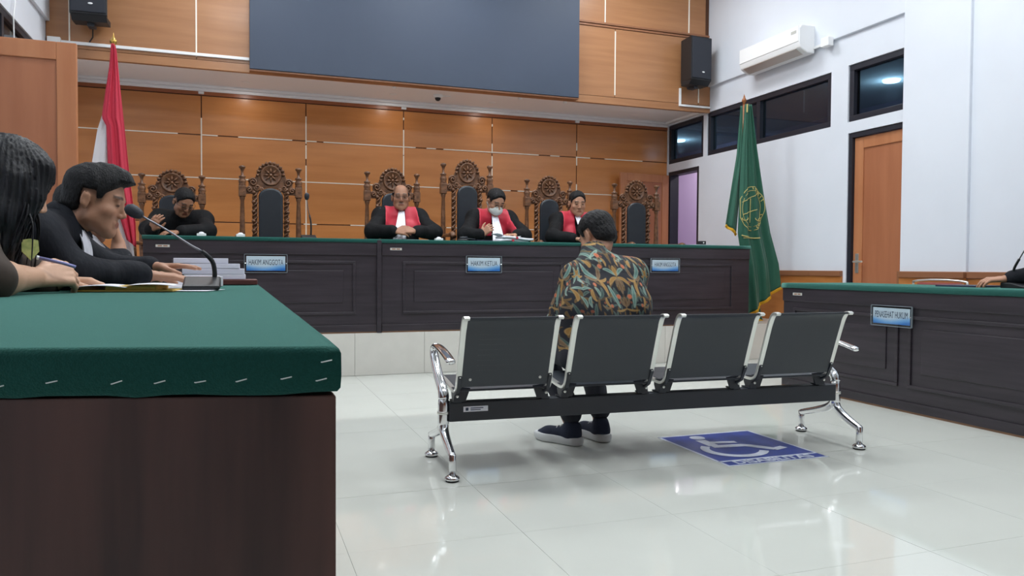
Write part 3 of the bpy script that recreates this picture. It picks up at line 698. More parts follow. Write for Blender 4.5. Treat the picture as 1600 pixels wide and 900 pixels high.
for s, dz_, tl in ((-.215, -.0405, .2), (-.168, -.036, .1), (-.110, -.037, .2), (-.071, -.037, .15), (-.034, -.037, .05), (.004, -.036, .15), (.046, -.034, .1), (.079, -.036, .12), (.084, -.0175, .1), (-.29, -.038, .1), (-.36, -.037, .1)):
    yy = .774 + (s - .102) * math.tan(ang)
    o = link('staple', FR, None, t); o.location = (s + .3, yy - 1.5 - .0025, zt + dz_ + .003); o.rotation_euler = (0, tl * -1, ang)

# ================================================================== WAITING BENCH
bench = thing('waiting_bench', 'four-seat black perforated metal waiting bench with chrome frames and legs', 'bench', (.879, 3.376, 0), math.atan2(-.095, 2.1345))
BL = 2.137
link('beam', G().box(.02, BL - .02, -.075, -.015, .225, .312), M['black_metal'], bench, bevel=0.004)
lab = link('label_sticker', G().box(.085, .20, -.0765, -.075, .268, .292), M['paper'], bench)
link('print', G().box(.095, .108, -.0772, -.0765, .273, .287).box(.118, .165, -.0772, -.0765, .274, .278).box(.118, .178, -.0772, -.0765, .282, .286), M['sign_ink'], lab)
back_prof = [(-.135, .392), (-.15, .43), (-.185, .53), (-.225, .64), (-.245, .685), (-.265, .703), (-.285, .704)]
seat_prof = [(-.13, .375), (-.08, .368), (.08, .382), (.2, .392), (.25, .388), (.275, .37), (.275, .35)]
def sweep(prof, x0, x1, th, nx=8):
    """panel of thickness th following a side profile"""
    g = G(); pr = [A(*p) for p in prof]; nn = []
    for i in range(len(pr)):
        d = pr[min(i + 1, len(pr) - 1)] - pr[max(i - 1, 0)]; d /= np.linalg.norm(d); nn.append(A(-d[1], d[0]))
    poly = [p + q * th / 2 for p, q in zip(pr, nn)] + [p - q * th / 2 for p, q in list(zip(pr, nn))[::-1]]
    m = len(pr); vs = []; fs = []
    for x in (x0, x1): vs += [(x, p[0], p[1]) for p in poly]
    N = 2 * m
    for i in range(N): fs.append((i, (i + 1) % N, N + (i + 1) % N, N + i))
    for i in range(m - 1):
        fs.append((i, N - 1 - i, N - 2 - i, i + 1)); fs.append((N + i, N + i + 1, N + N - 2 - i, N + N - 1 - i))
    return g.add(vs, fs)
def smoothp(prof, k=4):
    pr = [A(*p) for p in prof]; out = []
    for i in range(len(pr) - 1):
        p0, p1, p2, p3 = pr[max(i - 1, 0)], pr[i], pr[i + 1], pr[min(i + 2, len(pr) - 1)]
        for j in range(k):
            t_ = j / k; out.append(.5 * (2 * p1 + (p2 - p0) * t_ + (2 * p0 - 5 * p1 + 4 * p2 - p3) * t_ ** 2 + (3 * p1 - p0 - 3 * p2 + p3) * t_ ** 3))
    return out + [pr[-1]]
bp, sp_ = smoothp(back_prof), smoothp(seat_prof)
WS, PITCH = .447, .5145
meB = sweep(bp, .022, WS - .022, .008).mesh('backrest'); meS = sweep(sp_, .022, WS - .022, .008).mesh('seat')
frame_prof = smoothp([(-.293, .700), (-.283, .706), (-.262, .704), (-.243, .685), (-.22, .635), (-.18, .525), (-.145, .43), (-.132, .395), (-.11, .372), (-.06, .364), (.08, .378), (.2, .388), (.255, .384), (.28, .365)], 3)
meF = [sweep(frame_prof, a, a + .026, .014).mesh('chrome_frame') for a in (-.002, WS - .024)]
brg = G().prism([(-.165, .43), (-.150, .455), (-.128, .40), (-.10, .385), (-.02, .375), (-.02, .345), (-.035, .318), (-.07, .318), (-.09, .345), (-.13, .365)], lambda y, z: (-.006, y, z), lambda y, z: (.012, y, z))
brg.box(-.012, .03, -.085, -.01, .312, .32)
meK = brg.mesh('bracket')
bolt = G().lathe([(.0065, 0), (.0065, .003), (.003, .005)], 8, (0, 0, 0), (0, -1, 0)).mesh('bolt')
for me, m_ in ((meB, M['bench_black']), (meS, M['bench_black']), (meF[0], M['satin']), (meF[1], M['satin']), (meK, M['black_metal']), (bolt, M['satin'])): me.materials.append(m_)
for i in range(4):
    x0 = .036 + PITCH * i
    b = link('backrest', meB, None, bench, smooth=True); b.location = (x0, 0, 0); md = b.modifiers.new('es', 'EDGE_SPLIT'); md.split_angle = .8
    s = link('seat', meS, None, bench, smooth=True); s.location = (x0, 0, 0); md = s.modifiers.new('es', 'EDGE_SPLIT'); md.split_angle = .8
    for me in meF: f = link('chrome_frame', me, None, bench, bevel=0.004); f.location = (x0, 0, 0)
    for xx in (0.01, WS - .016):
        k = link('bracket', meK, None, bench, bevel=0.003); k.location = (x0 + xx, 0, 0)
        gz = 1 if xx > .1 else -1; cxx = .006 + (0 if gz > 0 else 0)
        link('gusset', G().prism([(cxx - gz * .062, .378), (cxx + gz * .004, .386), (cxx + gz * .016, .318), (cxx - gz * .040, .318)], lambda x, z: (x, -.088, z), lambda x, z: (x, -.080, z)), M['black_metal'], k)
        for (y, z) in ((-.158, .432), (-.136, .395), (-.105, .345)):
            q = link('bolt', bolt, None, k); q.location = (.003, y, z)
    if i == 0:
        for xx in (.06, WS - .06): q = link('bolt', bolt, None, b); q.location = (xx, -.152, .425)
def leg(x, sgn):
    l = link('leg', G().tube([(x, -.045, .335), (x, -.045, .30), (x, -.045, .22), (x, -.042, .185)], [.022, .026, .026, .025], 12)
             .tube(smoothp([(x, -.045, .215), (x, -.065, .180), (x, -.12, .148), (x, -.19, .120), (x, -.228, .108)], 3), list(np.linspace(.024, .0165, 13)), 10)
             .tube(smoothp([(x, -.045, .215), (x, .0, .180), (x, .08, .150), (x, .18, .121), (x, .228, .108)], 3), list(np.linspace(.024, .0165, 13)), 10)
             .tube([(x, -.226, .120), (x, -.226, .115), (x, -.226, .02)], [.012, .0165, .0165], 10).tube([(x, .226, .120), (x, .226, .115), (x, .226, .02)], [.012, .0165, .0165], 10), M['chrome'], bench, smooth=True)
    for y in (-.226, .226):
        link('foot', G().lathe([(.012, .03), (.02, .026), (.032, .019), (.034, .011), (.030, .006)], 14, (x, y, 0)), M['chrome'], l, smooth=True)
        link('foot_pad', G().lathe([(.030, .006), (.028, 0)], 14, (x, y, 0)), M['black_plastic'], l, smooth=True)
    ar = link('armrest', G().tube(smoothp([(x, -.045, .325), (x, -.03, .36), (x, .06, .41), (x, .135, .465), (x, .17, .505), (x, .165, .535), (x, .12, .545)], 3), list(np.linspace(.025, .019, 19)), 10), M['chrome'], bench, smooth=True)
    link('arm_pad', G().tube(smoothp([(x, .175, .530), (x, .12, .549), (x, .02, .546), (x, -.10, .530), (x, -.185, .512), (x, -.20, .507)], 3), [.012, .017, .020, .021] + [.023] * 9 + [.020, .015, .008], 10, flat=.55, up=(0, 0, 1)), M['chrome'], ar, smooth=True)
    link('collar', G().lathe([(.028, -.004), (.029, 0), (.029, .005), (.028, .009)], 12, (x, -.045, .262)), M['satin'], bench, smooth=True)
leg(0.0, 1); leg(BL, -1)

# ================================================================== FLOOR STICKER
t = thing('floor_sticker', 'blue wheelchair symbol sticker reading DISABILITAS on the tiled floor', 'floor sign', (2.157, 2.985, 0.0006))
sq = G(); K = 24
def wav(s, a): return .004 * math.sin(s * 23 + a) + .003 * math.sin(s * 61 + a)
sq.box(0, .575, .075, .625, 0, .0008)
link('blue_square', sq, M['blue_vinyl'], t)
link('blue_strip', G().box(.0, .575, 0, .068, 0, .0008), M['blue_vinyl'], t)
link('white_border', G().box(.0, .575, .066, .082, 0, .001).box(0, .575, .613, .630, 0, .001).box(-.006, .009, .0, .628, 0, .001).box(.57, .582, .075, .628, 0, .001).box(-.006, .582, -.012, .0, 0, .001), M['white_vinyl'], t)
def flat_poly(path, w, z=.0016):
    g = G(); pr = [A(*p) for p in path]; L = []; R = []
    for i in range(len(pr)):
        d = pr[min(i + 1, len(pr) - 1)] - pr[max(i - 1, 0)]; d /= np.linalg.norm(d); n_ = A(-d[1], d[0]); L.append(pr[i] + n_ * w / 2); R.append(pr[i] - n_ * w / 2)
    vs = [(p[0], p[1], z) for p in L + R]; m = len(L)
    return g.add(vs, [(i, i + 1, m + i + 1, m + i) for i in range(m - 1)])
iso = G()
iso.add([(.194 + .042 * math.cos(a), .548 + .042 * math.sin(a), .0016) for a in np.linspace(0, 2 * PI, 20, endpoint=False)], [tuple(range(20))])
arc = [(.225 + .150 * math.cos(a), .262 + .135 * math.sin(a)) for a in np.linspace(2.35, 5.75, 24)]
for k, (q, w) in enumerate((([(.176, .492), (.172, .36)], .062), ([(.185, .43), (.335, .40)], .040), ([(.150, .345), (.325, .325), (.352, .305), (.432, .205)], .052), ([(.418, .200), (.505, .228)], .044), (arc, .046))):
    g2 = flat_poly(q, w, .0018 + .0002 * k); iso.add(g2.v, g2.f)
link('wheelchair_symbol', iso, M['white_vinyl'], t)
me = text_mesh('DISABILITAS', .078, 1.08, .0003, bold=.0022); me.transform(Matrix.Translation((.288, .034, .0014))); me.materials.append(M['white_vinyl'])
link('lettering', me, None, t)

# ================================================================== PEOPLE
def unit(v): v = A(*v); return v / (np.linalg.norm(v) + 1e-12)
def head_frame(yaw, pitch, roll=0.0):
    """columns right, forward, up; yaw = heading of the face in the floor plane, pitch > 0 looks down"""
    f = A(math.cos(yaw) * math.cos(pitch), math.sin(yaw) * math.cos(pitch), -math.sin(pitch))
    r = unit(np.cross(f, (0, 0, 1))); u = np.cross(r, f)
    c, s = math.cos(roll), math.sin(roll)
    return np.stack([r * c + u * s, f, u * c - r * s], 1)
def head_prims(S, o, Mx, s=1.0, female=False):
    def h(*p): return o + s * (Mx @ A(*p))
    e = lambda c, r, k=.02, op='add': S.ell(h(*c), [q * s for q in r], Mx, k * s, op)
    c = lambda a, b, ra, rb=None, k=.012: S.cap(h(*a), h(*b), ra * s, (rb if rb else ra) * s, k * s)
    e((0, -.012, .028), (.074, .094, .084))                       # cranium
    e((0, .026, -.028), (.060, .060, .080), .03)                  # face mass
    c((-.050, .005, -.070), (-.014, .064, -.104), .016, .014, .03)  # jaw
    c((.050, .005, -.070), (.014, .064, -.104), .016, .014, .03)
    e((0, .067, -.104), (.018, .016, .014), .020)                 # chin
    for q in (-1, 1): e((q * .036, .030, -.056), (.024, .034, .030), .03)     # cheek
    for q in (-1, 1):
        e((q * .044, .056, -.030), (.020, .020, .016), .025)      # cheekbone
        e((q * .031, .094, .000), (.017, .012, .010), .012, 'sub')    # eye socket
        e((q * .031, .0735, -.002), (.0135, .0125, .010), .004)   # eyeball under the lid
        e((q * .078, -.010, -.014), (.008, .013, .030), .006)     # ear
        e((q * .086, -.018, -.008), (.005, .008, .026), .006)
        e((q * .088, -.006, -.010), (.006, .009, .016), .004, 'sub')
    c((-.042, .077, .019), (.042, .077, .019), .008, .008, .014)  # brow ridge
    c((0, .083, .008), (0, .101, -.034), .0055, .009, .012)       # nose
    c((-.010, .092, -.039), (.010, .092, -.039), .0075, .0075, .006)
    c((-.020, .081, -.0655), (.020, .081, -.0655), .006, .006, .007)   # lips
    c((-.017, .081, -.0755), (.017, .081, -.0755), .0065, .0065, .007)
    c((-.030, .055, -.09), (.030, .055, -.09), .016, .016, .03)
HAIR_Y = np.array([-.2, -.05, -.034, -.030, .014, .018, .034, .040, .062, .072, .2]); HAIR_Z = np.array([-.082, -.074, -.05, .024, .026, -.004, .002, .024, .048, .066, .07])
def head_paint(o, Mx, s, skin, moustache=False, crop=True):
    """skin tone with lips, brows, lash line and cropped hair under the hairline, blended over a few millimetres"""
    base = np.array(skin[:3]); c_lip = base * (.66, .42, .42); c_brow = np.array([lin(38), lin(27), lin(23)]); c_eye = np.array([lin(28), lin(20), lin(18)]); c_crop = base * .28
    def st(d, w=.003): return np.clip(.5 - d / w, 0, 1)
    def f(V):
        p = ((V - o) / s) @ Mx; x, y, z = np.abs(p[:, 0]), p[:, 1], p[:, 2]; C = np.tile(base, (len(V), 1))
        def put(m, c):
            nonlocal C
            m = m[:, None]; C = C * (1 - m) + c * m
        put(.35 * st(np.hypot((x - .04) / 2, z + .035) - .012, .02) * (y > .04), base * (1.08, .82, .78))
        put(st(np.hypot(x * .6, (z + .071) * 1.25) - .0135) * (y > .072), c_lip)
        put(.6 * st(np.hypot(x * .35, (z + .0705) * 4) - .007) * (y > .072), base * .3)
        put(.9 * st(np.maximum(np.abs(x - .032) - .018, np.abs(z - .0245 + (x - .03) ** 2 * 6) - .0052)) * (y > .05), c_brow)
        put(.9 * st(np.maximum(np.abs(x - .0315) - .011, np.abs(z + .004) - .0036), .0035) * (y > .062), c_eye)
        if moustache: put(.75 * st(np.maximum(x - .022, np.abs(z + .057) - .0055), .004) * (y > .07), c_brow)
        if crop:
            d_ = z - np.interp(y, HAIR_Y, HAIR_Z)
            put(.8 * np.clip((d_ + .020) / .020, 0, 1) * st(y - .045, .02) * np.maximum(st(.045 - x, .02), (y < -.03)) * st(x - .077, .004) * (z > -.09) * (y > -.2), c_crop)
        return np.concatenate([C, np.ones((len(V), 1))], 1)
    return f
def hand_prims(S, w, fwd, back, thumb, curl=.5, s=1.0, spread=.1, tcurl=.4):
    fwd, back = unit(fwd), unit(back); back = unit(back - fwd * (fwd @ back)); lat = unit(thumb); lat = unit(lat - fwd * (lat @ fwd) - back * (lat @ back))
    curls = curl if hasattr(curl, '__len__') else [curl] * 4
    offs = [.030, .010, -.010, -.029]; lens = [.070, .078, .073, .058]; kn = [.088, .092, .088, .080]
    for q in range(4):
        b = w + fwd * .01 * s + lat * offs[q] * .55 * s; k_ = w + fwd * kn[q] * s + lat * offs[q] * s
        S.cap(b, k_, .014 * s, .0115 * s, .010)
        d = unit(fwd + lat * (1.5 - q) * spread); p = k_; L = lens[q] * s
        for seg, (fr, r0, r1) in enumerate(((.45, .0098, .0088), (.31, .0088, .0080), (.24, .0080, .0066))):
            an = curls[q] * (.8, 1.1, .8)[seg]; d = unit(d * math.cos(an) - back * math.sin(an)); p2 = p + d * L * fr
            S.cap(p, p2, r0 * s, r1 * s, .003); p = p2
    tb = w + fwd * .025 * s + lat * .022 * s; d = unit(fwd * .65 + lat * .75 - back * .25)
    p = tb + d * .038 * s; S.cap(tb, p, .015 * s, .012 * s, .010)
    for L, r0, r1 in ((.034, .0115, .010), (.028, .010, .0075)):
        d = unit(d * math.cos(tcurl) + (fwd * .8 - lat * .5 - back * .3) * math.sin(tcurl)); p2 = p + d * L * s; S.cap(p, p2, r0 * s, r1 * s, .004); p = p2
def body_prims(S, q, bare=False):
    sw = q.get('w', 1.0)
    S.cap(q['hip'], q['chest'], .105 * sw, .115 * sw, .05)
    S.cap(q['sh'][0], q['sh'][1], .055, .055, .05)
    S.cap(q['neck'] - A(0, 0, .03), q['head'] + q['Mx'] @ A(0, -.022, -.055) * q['hs'], .055 * q['hs'], .049 * q['hs'], .025)
    for i in (0, 1):
        S.cap(q['sh'][i], q['el'][i], .046, .038, .03)
        el, wr = q['el'][i], q['wr'][i]; m_ = el + (wr - el) * .3
        fs = q.get('fs', 1.0)
        S.cap(el, m_, .037 * fs, .039 * fs, .02); S.cap(m_, wr, .039 * fs, .025 * fs, .02)
    if q.get('knee'):
        for i in (0, 1):
            sg = (q['sh'][i] - q['chest']); hp = q['hip'] + sg * .45
            hp = A(hp[0], hp[1], q['hip'][2])
            S.cap(hp, q['knee'][i], .07, .05, .03); S.cap(q['knee'][i], q['ankle'][i], .048, .034, .02)
def robe_prims(S, q, slv=(.062, .068, .072), grow=.022, stop=.88, hem=True, drape=.05):
    sw = q.get('w', 1.0)
    up = unit(q['chest'] - q['hip']); rt = unit(q['sh'][1] - q['sh'][0])
    S.cap(q['hip'] + rt * .04, q['chest'] + rt * .05, .105 * sw + grow, .105 * sw + grow, .05); S.cap(q['hip'] - rt * .04, q['chest'] - rt * .05, .105 * sw + grow, .105 * sw + grow, .05)
    S.cap(q['sh'][0], q['sh'][1], .055 + grow * .6, .055 + grow * .6, .05)
    S.cap(q['neck'] - A(0, 0, .05), q['neck'] + A(0, 0, .004), .085, .062, .04)
    for i in (0, 1):
        el, wr = q['el'][i], q['wr'][i]; we = el + (wr - el) * stop
        S.cap(q['neck'] - A(0, 0, .03), q['sh'][i], .055, .055 + grow * .4, .04)
        S.cap(q['sh'][i], el, .05 + grow * .6, slv[0], drape)
        if stop > 0: S.cap(el, we, slv[1], slv[2], .025)
    if hem and q.get('knee'):
        for i in (0, 1):
            hp = q['hip'] + (q['sh'][i] - q['chest']) * .45; hp = A(hp[0], hp[1], q['hip'][2])
            S.cap(hp, q['knee'][i], .095, .08, .05)
            S.cap(q['knee'][i], q['ankle'][i] * A(1, 1, 1) + A(0, 0, .03), .08, .07, .05)
        S.cap((q['knee'][0] + q['knee'][1]) / 2, (q['ankle'][0] + q['ankle'][1]) / 2 + A(0, 0, .06), .1, .1, .06)
def folds(amp, f1=38, f2=61, seed=0.0):
    def w(D, X, Y, Z):
        return D + amp * (np.sin(f1 * X + 9 * Z + seed + 1.6 * np.sin(13 * Z + seed)) * np.sin(f1 * .8 * Y - 7 * Z) * .6 + .4 * np.sin(f2 * Z * .6 + 20 * X + 17 * Y + seed))
    return w
def short_hair(o, Mx, s, res, thick=.014, fade=.5, quiff=0.0, bald=False, front=.064):
    """hair volume that thins to nothing at the hairline: forehead, temples, sideburns, round the ear, nape"""
    S = SDF(res); S.ell(o + s * (Mx @ A(0, -.02, .03)), [.105 * s, .13 * s, .125 * s], Mx, .02); S.cap(o + s * (Mx @ A(0, -.06, -.06)), o + s * (Mx @ A(0, -.05, 0)), .07 * s, .08 * s)
    hy = np.array([-.2, -.05, -.034, -.030, .014, .018, .034, .040, .062, .072, .2]); hz = np.array([-.082, -.074, -.05, .024, .026, -.004, .002, .024, .048, front, front + .004])
    def w(D, X, Y, Z):
        dx, dy, dz = (X - o[0]) / s, (Y - o[1]) / s, (Z - o[2]) / s
        x = dx * Mx[0, 0] + dy * Mx[1, 0] + dz * Mx[2, 0]; y = dx * Mx[0, 1] + dy * Mx[1, 1] + dz * Mx[2, 1]; z = dx * Mx[0, 2] + dy * Mx[1, 2] + dz * Mx[2, 2]
        def el(c, r):
            u, v, q = (x - c[0]) / r[0], (y - c[1]) / r[1], (z - c[2]) / r[2]; k0 = np.sqrt(u * u + v * v + q * q); k1 = np.sqrt((u / r[0]) ** 2 + (v / r[1]) ** 2 + (q / r[2]) ** 2) + 1e-9; return k0 * (k0 - 1) / k1
        d = smin(el((0, -.012, .028), (.074, .094, .084)), el((0, -.045, -.03), (.054, .056, .055)), .03)
        d = smin(d, el((0, .026, -.028), (.060, .060, .080)), .03)
        zh = np.interp(y, hy, hz); dist = np.minimum(z - zh, .05)
        sm = np.clip(dist / .022, -1, 1); up = np.clip((z - .0) / .075, 0, 1)
        t = thick * (fade + (1 - fade) * up)
        if quiff: t = t + quiff * np.clip((z - .055) / .03, 0, 1) * np.clip((y + .03) / .09, 0, 1.25) * np.clip(1 - (np.abs(x) - .03) / .04, 0, 1)
        if bald: t = t - .05 * np.clip((z - .035 + .25 * np.minimum(y + .02, 0)) / .02, 0, 1) * np.clip((.085 - np.abs(x)) / .02, 0, 1)
        n = .0016 * np.sin(150 * x + 40 * z) * np.sin(130 * y + 60 * z + 2 * np.sin(60 * x)) + .0012 * np.sin(310 * x + 90 * y) * np.sin(280 * y - 170 * z)
        t = np.where(sm > 0, t * np.sqrt(np.clip(sm, 0, 1)), 0) - .007 * np.clip(1 - sm * 4, 0, 1) + n
        return (d - t) * s
    S.warp(w); return S
def glasses(o, Mx, s, parent, org, m_):
    def h(*p): return tuple(o + s * (Mx @ A(*p)) - org)
    g = G()
    for q in (-1, 1):
        rim = [h(q * .033 + .021 * math.cos(a), .104 - .004 * abs(math.cos(a)), -.004 + .015 * math.sin(a)) for a in np.linspace(0, 2 * PI, 15)]
        g.tube(rim, .0018, 5, False); g.tube([h(q * .054, .098, .001), h(q * .080, .06, .004), h(q * .084, -.01, .002)], .0016, 5)
    g.tube([h(-.012, .106, .0), h(.012, .106, .0)], .0018, 5)
    f = link('spectacles', g, m_, parent, smooth=True)
    for q in (-1, 1): link('spectacle_lens', G().add([h(q * .033 + .02 * math.cos(a), .103, -.004 + .0142 * math.sin(a)) for a in np.linspace(0, 2 * PI, 14, endpoint=False)], [tuple(range(14))]), M['lens'], f)
def make_person(q, label, skin, res, hands, group=None, moustache=False, female=False):
    q['Mx'] = head_frame(q['yaw'], q['pitch'], q.get('roll', 0)); q.setdefault('hs', 1.0)
    S = SDF(res); body_prims(S, q)
    if q.get('shoes'): 
        for i in (0, 1): S.cap(q['ankle'][i], q['ankle'][i] + A(*q['toe'][i]) * .4 - A(0, 0, .03), .036, .03, .02)
    head_prims(S, q['head'], q['Mx'], q['hs'], female)
    for i in (0, 1):
        if hands[i]: hand_prims(S, q['wr'][i], *hands[i][:3], **hands[i][3])
    org = A(q['hip'][0], q['hip'][1], q.get('base', 0.0))
    o = sdf_obj('person', S, M['skin_print'], None, org, color=head_paint(q['head'], q['Mx'], q['hs'], skin, moustache, not female))
    o.location = org; tag(o, label, 'person', group); q['obj'] = o; q['org'] = org
    return o
def front_panel_pts(q): pass
def seat_legs(q, fwd, floor, spread=.11):
    f = A(math.cos(fwd), math.sin(fwd), 0); r = A(f[1], -f[0], 0)
    q['knee'] = [q['hip'] * A(1, 1, 1) + f * .42 - r * spread + A(0, 0, .02), q['hip'] + f * .42 + r * spread + A(0, 0, .02)]
    q['ankle'] = [A(*(k[:2]), floor + .09) + f * .04 for k in q['knee']]

# ---- judges: black robes, red bands, white jabots
def stole(q, a, org, parent, lo, seed, kw):
    """red bands over both shoulders and down the chest, sitting on the robe"""
    f = A(math.cos(a), math.sin(a), 0); r = A(f[1], -f[0], 0); nk = q['neck']
    for sg in (-1, 1):
        S = SDF(.006); robe_prims(S, q, **dict(kw, hem=False, stop=0)); S.warp(folds(.005, 34, 50, seed)); S.warp(lambda D, X, Y, Z: D - .008)
        S.cut(-f, float(-f @ nk) + .06); S.cut(A(0, 0, -1), -lo)
        S.cut(-r * sg, float(-r * sg @ (nk + r * sg * .03))); n2 = unit(r * sg + A(0, 0, .10)); S.cut(n2, float(n2 @ (nk + r * sg * .165 - A(0, 0, .1))))
        sdf_obj('red_band', S, M['red_satin'], parent, org)
def jabot(q, a, org, parent, top, bot, w0=.028, w1=.062, d0=.06, d1=.10):
    f = A(math.cos(a), math.sin(a), 0); r = A(f[1], -f[0], 0)
    g = G()
    def fn(u, v):
        w = w0 + (w1 - w0) * v; pl = .006 * math.sin(u * 5 * PI * 1.3) * (.3 + v)
        p = top * (1 - v) + bot * v + r * (u - .5) * 2 * w + f * (pl + .012 * math.sin(PI * v) - .02 * abs(u - .5) * 2)
        return tuple(p - org)
    g.sheet(fn, 20, 14)
    link('jabot', g, M['white_cloth'], parent, smooth=True, solid=0.004)

def judge(label, hx, head, yaw, pitch, roll, neck, sh, el, wr, hands, skin, band_lo=1.24, hs=1.06, moustache=False, hip_y=7.50, f=-PI / 2, jb=None, bands=True, jab=True, hairkw={}):
    q = dict(hip=A(hx, hip_y, DZ + .56), chest=A(hx + (neck[0] - hx) * .5, hip_y - .03, 1.27), neck=A(*neck), head=A(*head), yaw=yaw, pitch=pitch, roll=roll, hs=hs,
             sh=[A(*p) for p in sh], el=[A(*p) for p in el], wr=[A(*p) for p in wr], base=DZ, w=1.05)
    seat_legs(q, f, DZ)
    o = make_person(q, label, skin, .0055, hands, 'judges behind the dais desks' if bands else None, moustache)
    kw = dict(slv=(.078, .070, .058), grow=.026, stop=.86, drape=.10)
    S = SDF(.007); robe_prims(S, q, **kw); S.warp(folds(.005, 34, 50, hx)); sdf_obj('robe', S, M['robe'], o, q['org'])
    if bands: stole(q, f, q['org'], o, band_lo, hx, kw)
    if jab:
        tp = q['neck'] + A(0, -.095, -.005); bt = A(*(jb if jb else (hx, hip_y - .33, 1.17)))
        jabot(q, f, q['org'], o, tp, bt)
    sdf_obj('hair', short_hair(q['head'], q['Mx'], hs, .0045, **hairkw), M['hair'], o, q['org'])
    return q
# left judge, hands folded (index 0 = his left, east side; 1 = his right)
dn = (0, 0, 1)
J1 = judge('balding judge with spectacles and folded hands, red bands on black robe', 1.52, (1.512, 7.40, 1.605), -PI / 2 - .17, .03, 0, (1.515, 7.46, 1.475),
           [(1.70, 7.48, 1.42), (1.335, 7.48, 1.42)], [(1.80, 7.20, 1.255), (1.20, 7.20, 1.25)], [(1.555, 6.99, 1.255), (1.375, 6.99, 1.25)],
           [((-.95, -.15, .12), (-.1, -.75, .65), (0, .3, 1), dict(curl=.55)), ((.95, -.22, .0), (.1, -.85, .5), (0, .3, 1), dict(curl=.5))], SKIN_DARK, moustache=True, jb=(1.42, 7.00, 1.18),
           hairkw=dict(bald=True, thick=.012))
glasses(J1['head'], J1['Mx'], 1.06, J1['obj'], J1['org'], M['black_metal'])
J2 = judge('judge in white face mask and spectacles reading papers, red bands on black robe', 2.47, (2.452, 7.29, 1.585), -PI / 2 + .18, .50, .05, (2.455, 7.42, 1.475),
           [(2.64, 7.44, 1.425), (2.28, 7.44, 1.425)], [(2.70, 7.12, 1.24), (2.10, 7.16, 1.24)], [(2.53, 6.92, 1.235), (2.22, 7.0, 1.235)],
           [((-.9, -.35, .0), (0, -.1, 1), (0, -1, 0), dict(curl=.25)), ((.55, -.2, .6), (.0, -.8, .5), (.2, .6, .7), dict(curl=.8))], SKIN, jb=(2.40, 7.02, 1.18), hairkw=dict(thick=.014, front=.078, fade=.4))
glasses(J2['head'], J2['Mx'], 1.06, J2['obj'], J2['org'], M['black_plastic'])
Sm = SDF(.0045); hm = lambda *p: J2['head'] + 1.06 * (J2['Mx'] @ A(*p))
Sm.ell(hm(0, .042, -.060), [.071, .074, .064], J2['Mx'], .01); Sm.cut(J2['Mx'][:, 2], float(J2['Mx'][:, 2] @ hm(0, 0, -.014))); Sm.cut(-J2['Mx'][:, 1], float(-J2['Mx'][:, 1] @ hm(0, .018, 0)))
mk = sdf_obj('face_mask', Sm, M['mask'], J2['obj'], J2['org'])
g = G()
for sg in (-1, 1):
    for z in (-.03, -.09): g.tube([tuple(hm(sg * .058, .05, z) - J2['org']), tuple(hm(sg * .074, .02, (z - .016) / 2 - .012) - J2['org']), tuple(hm(sg * .086, -.012, -.014) - J2['org'])], .0016, 5)
link('ear_loop', g, M['mask'], J2['obj'])
J3 = judge('judge looking down at the right, half hidden behind the defendant', 3.40, (3.385, 7.36, 1.61), -PI / 2 - .12, .22, 0, (3.39, 7.45, 1.485),
           [(3.575, 7.47, 1.425), (3.21, 7.47, 1.425)], [(3.66, 7.15, 1.24), (3.03, 7.18, 1.24)], [(3.42, 6.98, 1.215), (3.20, 7.0, 1.215)],
           [((-.9, -.3, 0), (0, -.2, 1), (0, -1, 0), dict(curl=.4)), ((.9, -.3, 0), (0, -.2, 1), (0, -1, 0), dict(curl=.4))], SKIN, jb=(3.36, 7.02, 1.18), hairkw=dict(thick=.011, front=.080, fade=.4))
J4 = judge('man in black bowed over the left judge desk, reading with spectacles', -.47, (-.432, 7.26, 1.48), -PI / 2 + .45, .62, .06, (-.46, 7.40, 1.375),
           [(-.285, 7.40, 1.33), (-.64, 7.44, 1.33)], [(-.24, 7.12, 1.22), (-.70, 7.14, 1.23)], [(-.46, 6.95, 1.20), (-.66, 6.93, 1.215)],
           [((-.8, -.5, 0), (0, -.2, 1), (0, -1, 0), dict(curl=.35)), ((.25, -.3, .6), (-.3, -.9, .2), (.7, .3, .4), dict(curl=.7))], SKIN_DARK, bands=False, jab=False, hairkw=dict(thick=.011, front=.078, fade=.4), hs=1.0)
glasses(J4['head'], J4['Mx'], 1.0, J4['obj'], J4['org'], M['black_plastic'])

# ---- prosecutors at the near desk (facing +x)
def prosecutor(q, label, skin, hands, fwd=0.0, res=.0045, **kw):
    q['hip'] = A(*q['hip']); seat_legs(q, fwd, 0.0); return make_person(q, label, skin, res, hands, **kw)
Q1 = dict(hip=(-.80, 2.36, .50), chest=A(-.75, 2.38, .86), neck=A(-.655, 2.42, 1.05), head=A(-.590, 2.480, 1.145), yaw=.50, pitch=.38, roll=-.05, hs=.98, w=.9, fs=1.12,
          sh=[A(-.72, 2.55, .995), A(-.655, 2.27, .985)], el=[A(-.57, 2.66, .875), A(-.585, 2.225, .885)], wr=[A(-.52, 2.66, .872), A(-.525, 2.445, .885)])
p = prosecutor(Q1, 'woman with long black hair writing, leftmost at the near desk', SKIN_LIGHT,
               [((.6, .15, 0), (0, 0, 1), (0, -1, 0), dict(curl=.5)), ((.75, .6, .12), (.45, -.55, .6), (-.2, .5, .8), dict(curl=[.9, 1.05, 1.1, 1.15], s=1.05, tcurl=.6))], .1, female=True)
S = SDF(.0055); robe_prims(S, Q1, slv=(.066, .05, .05), grow=.016, stop=0, hem=True)
S.warp(folds(.003, 40, 60, 2)); S.cut(unit(Q1['el'][1] - Q1['sh'][1] + A(0, 0, 0)), float(unit(Q1['el'][1] - Q1['sh'][1]) @ (Q1['el'][1] - unit(Q1['el'][1] - Q1['sh'][1]) * .03)) + 10)
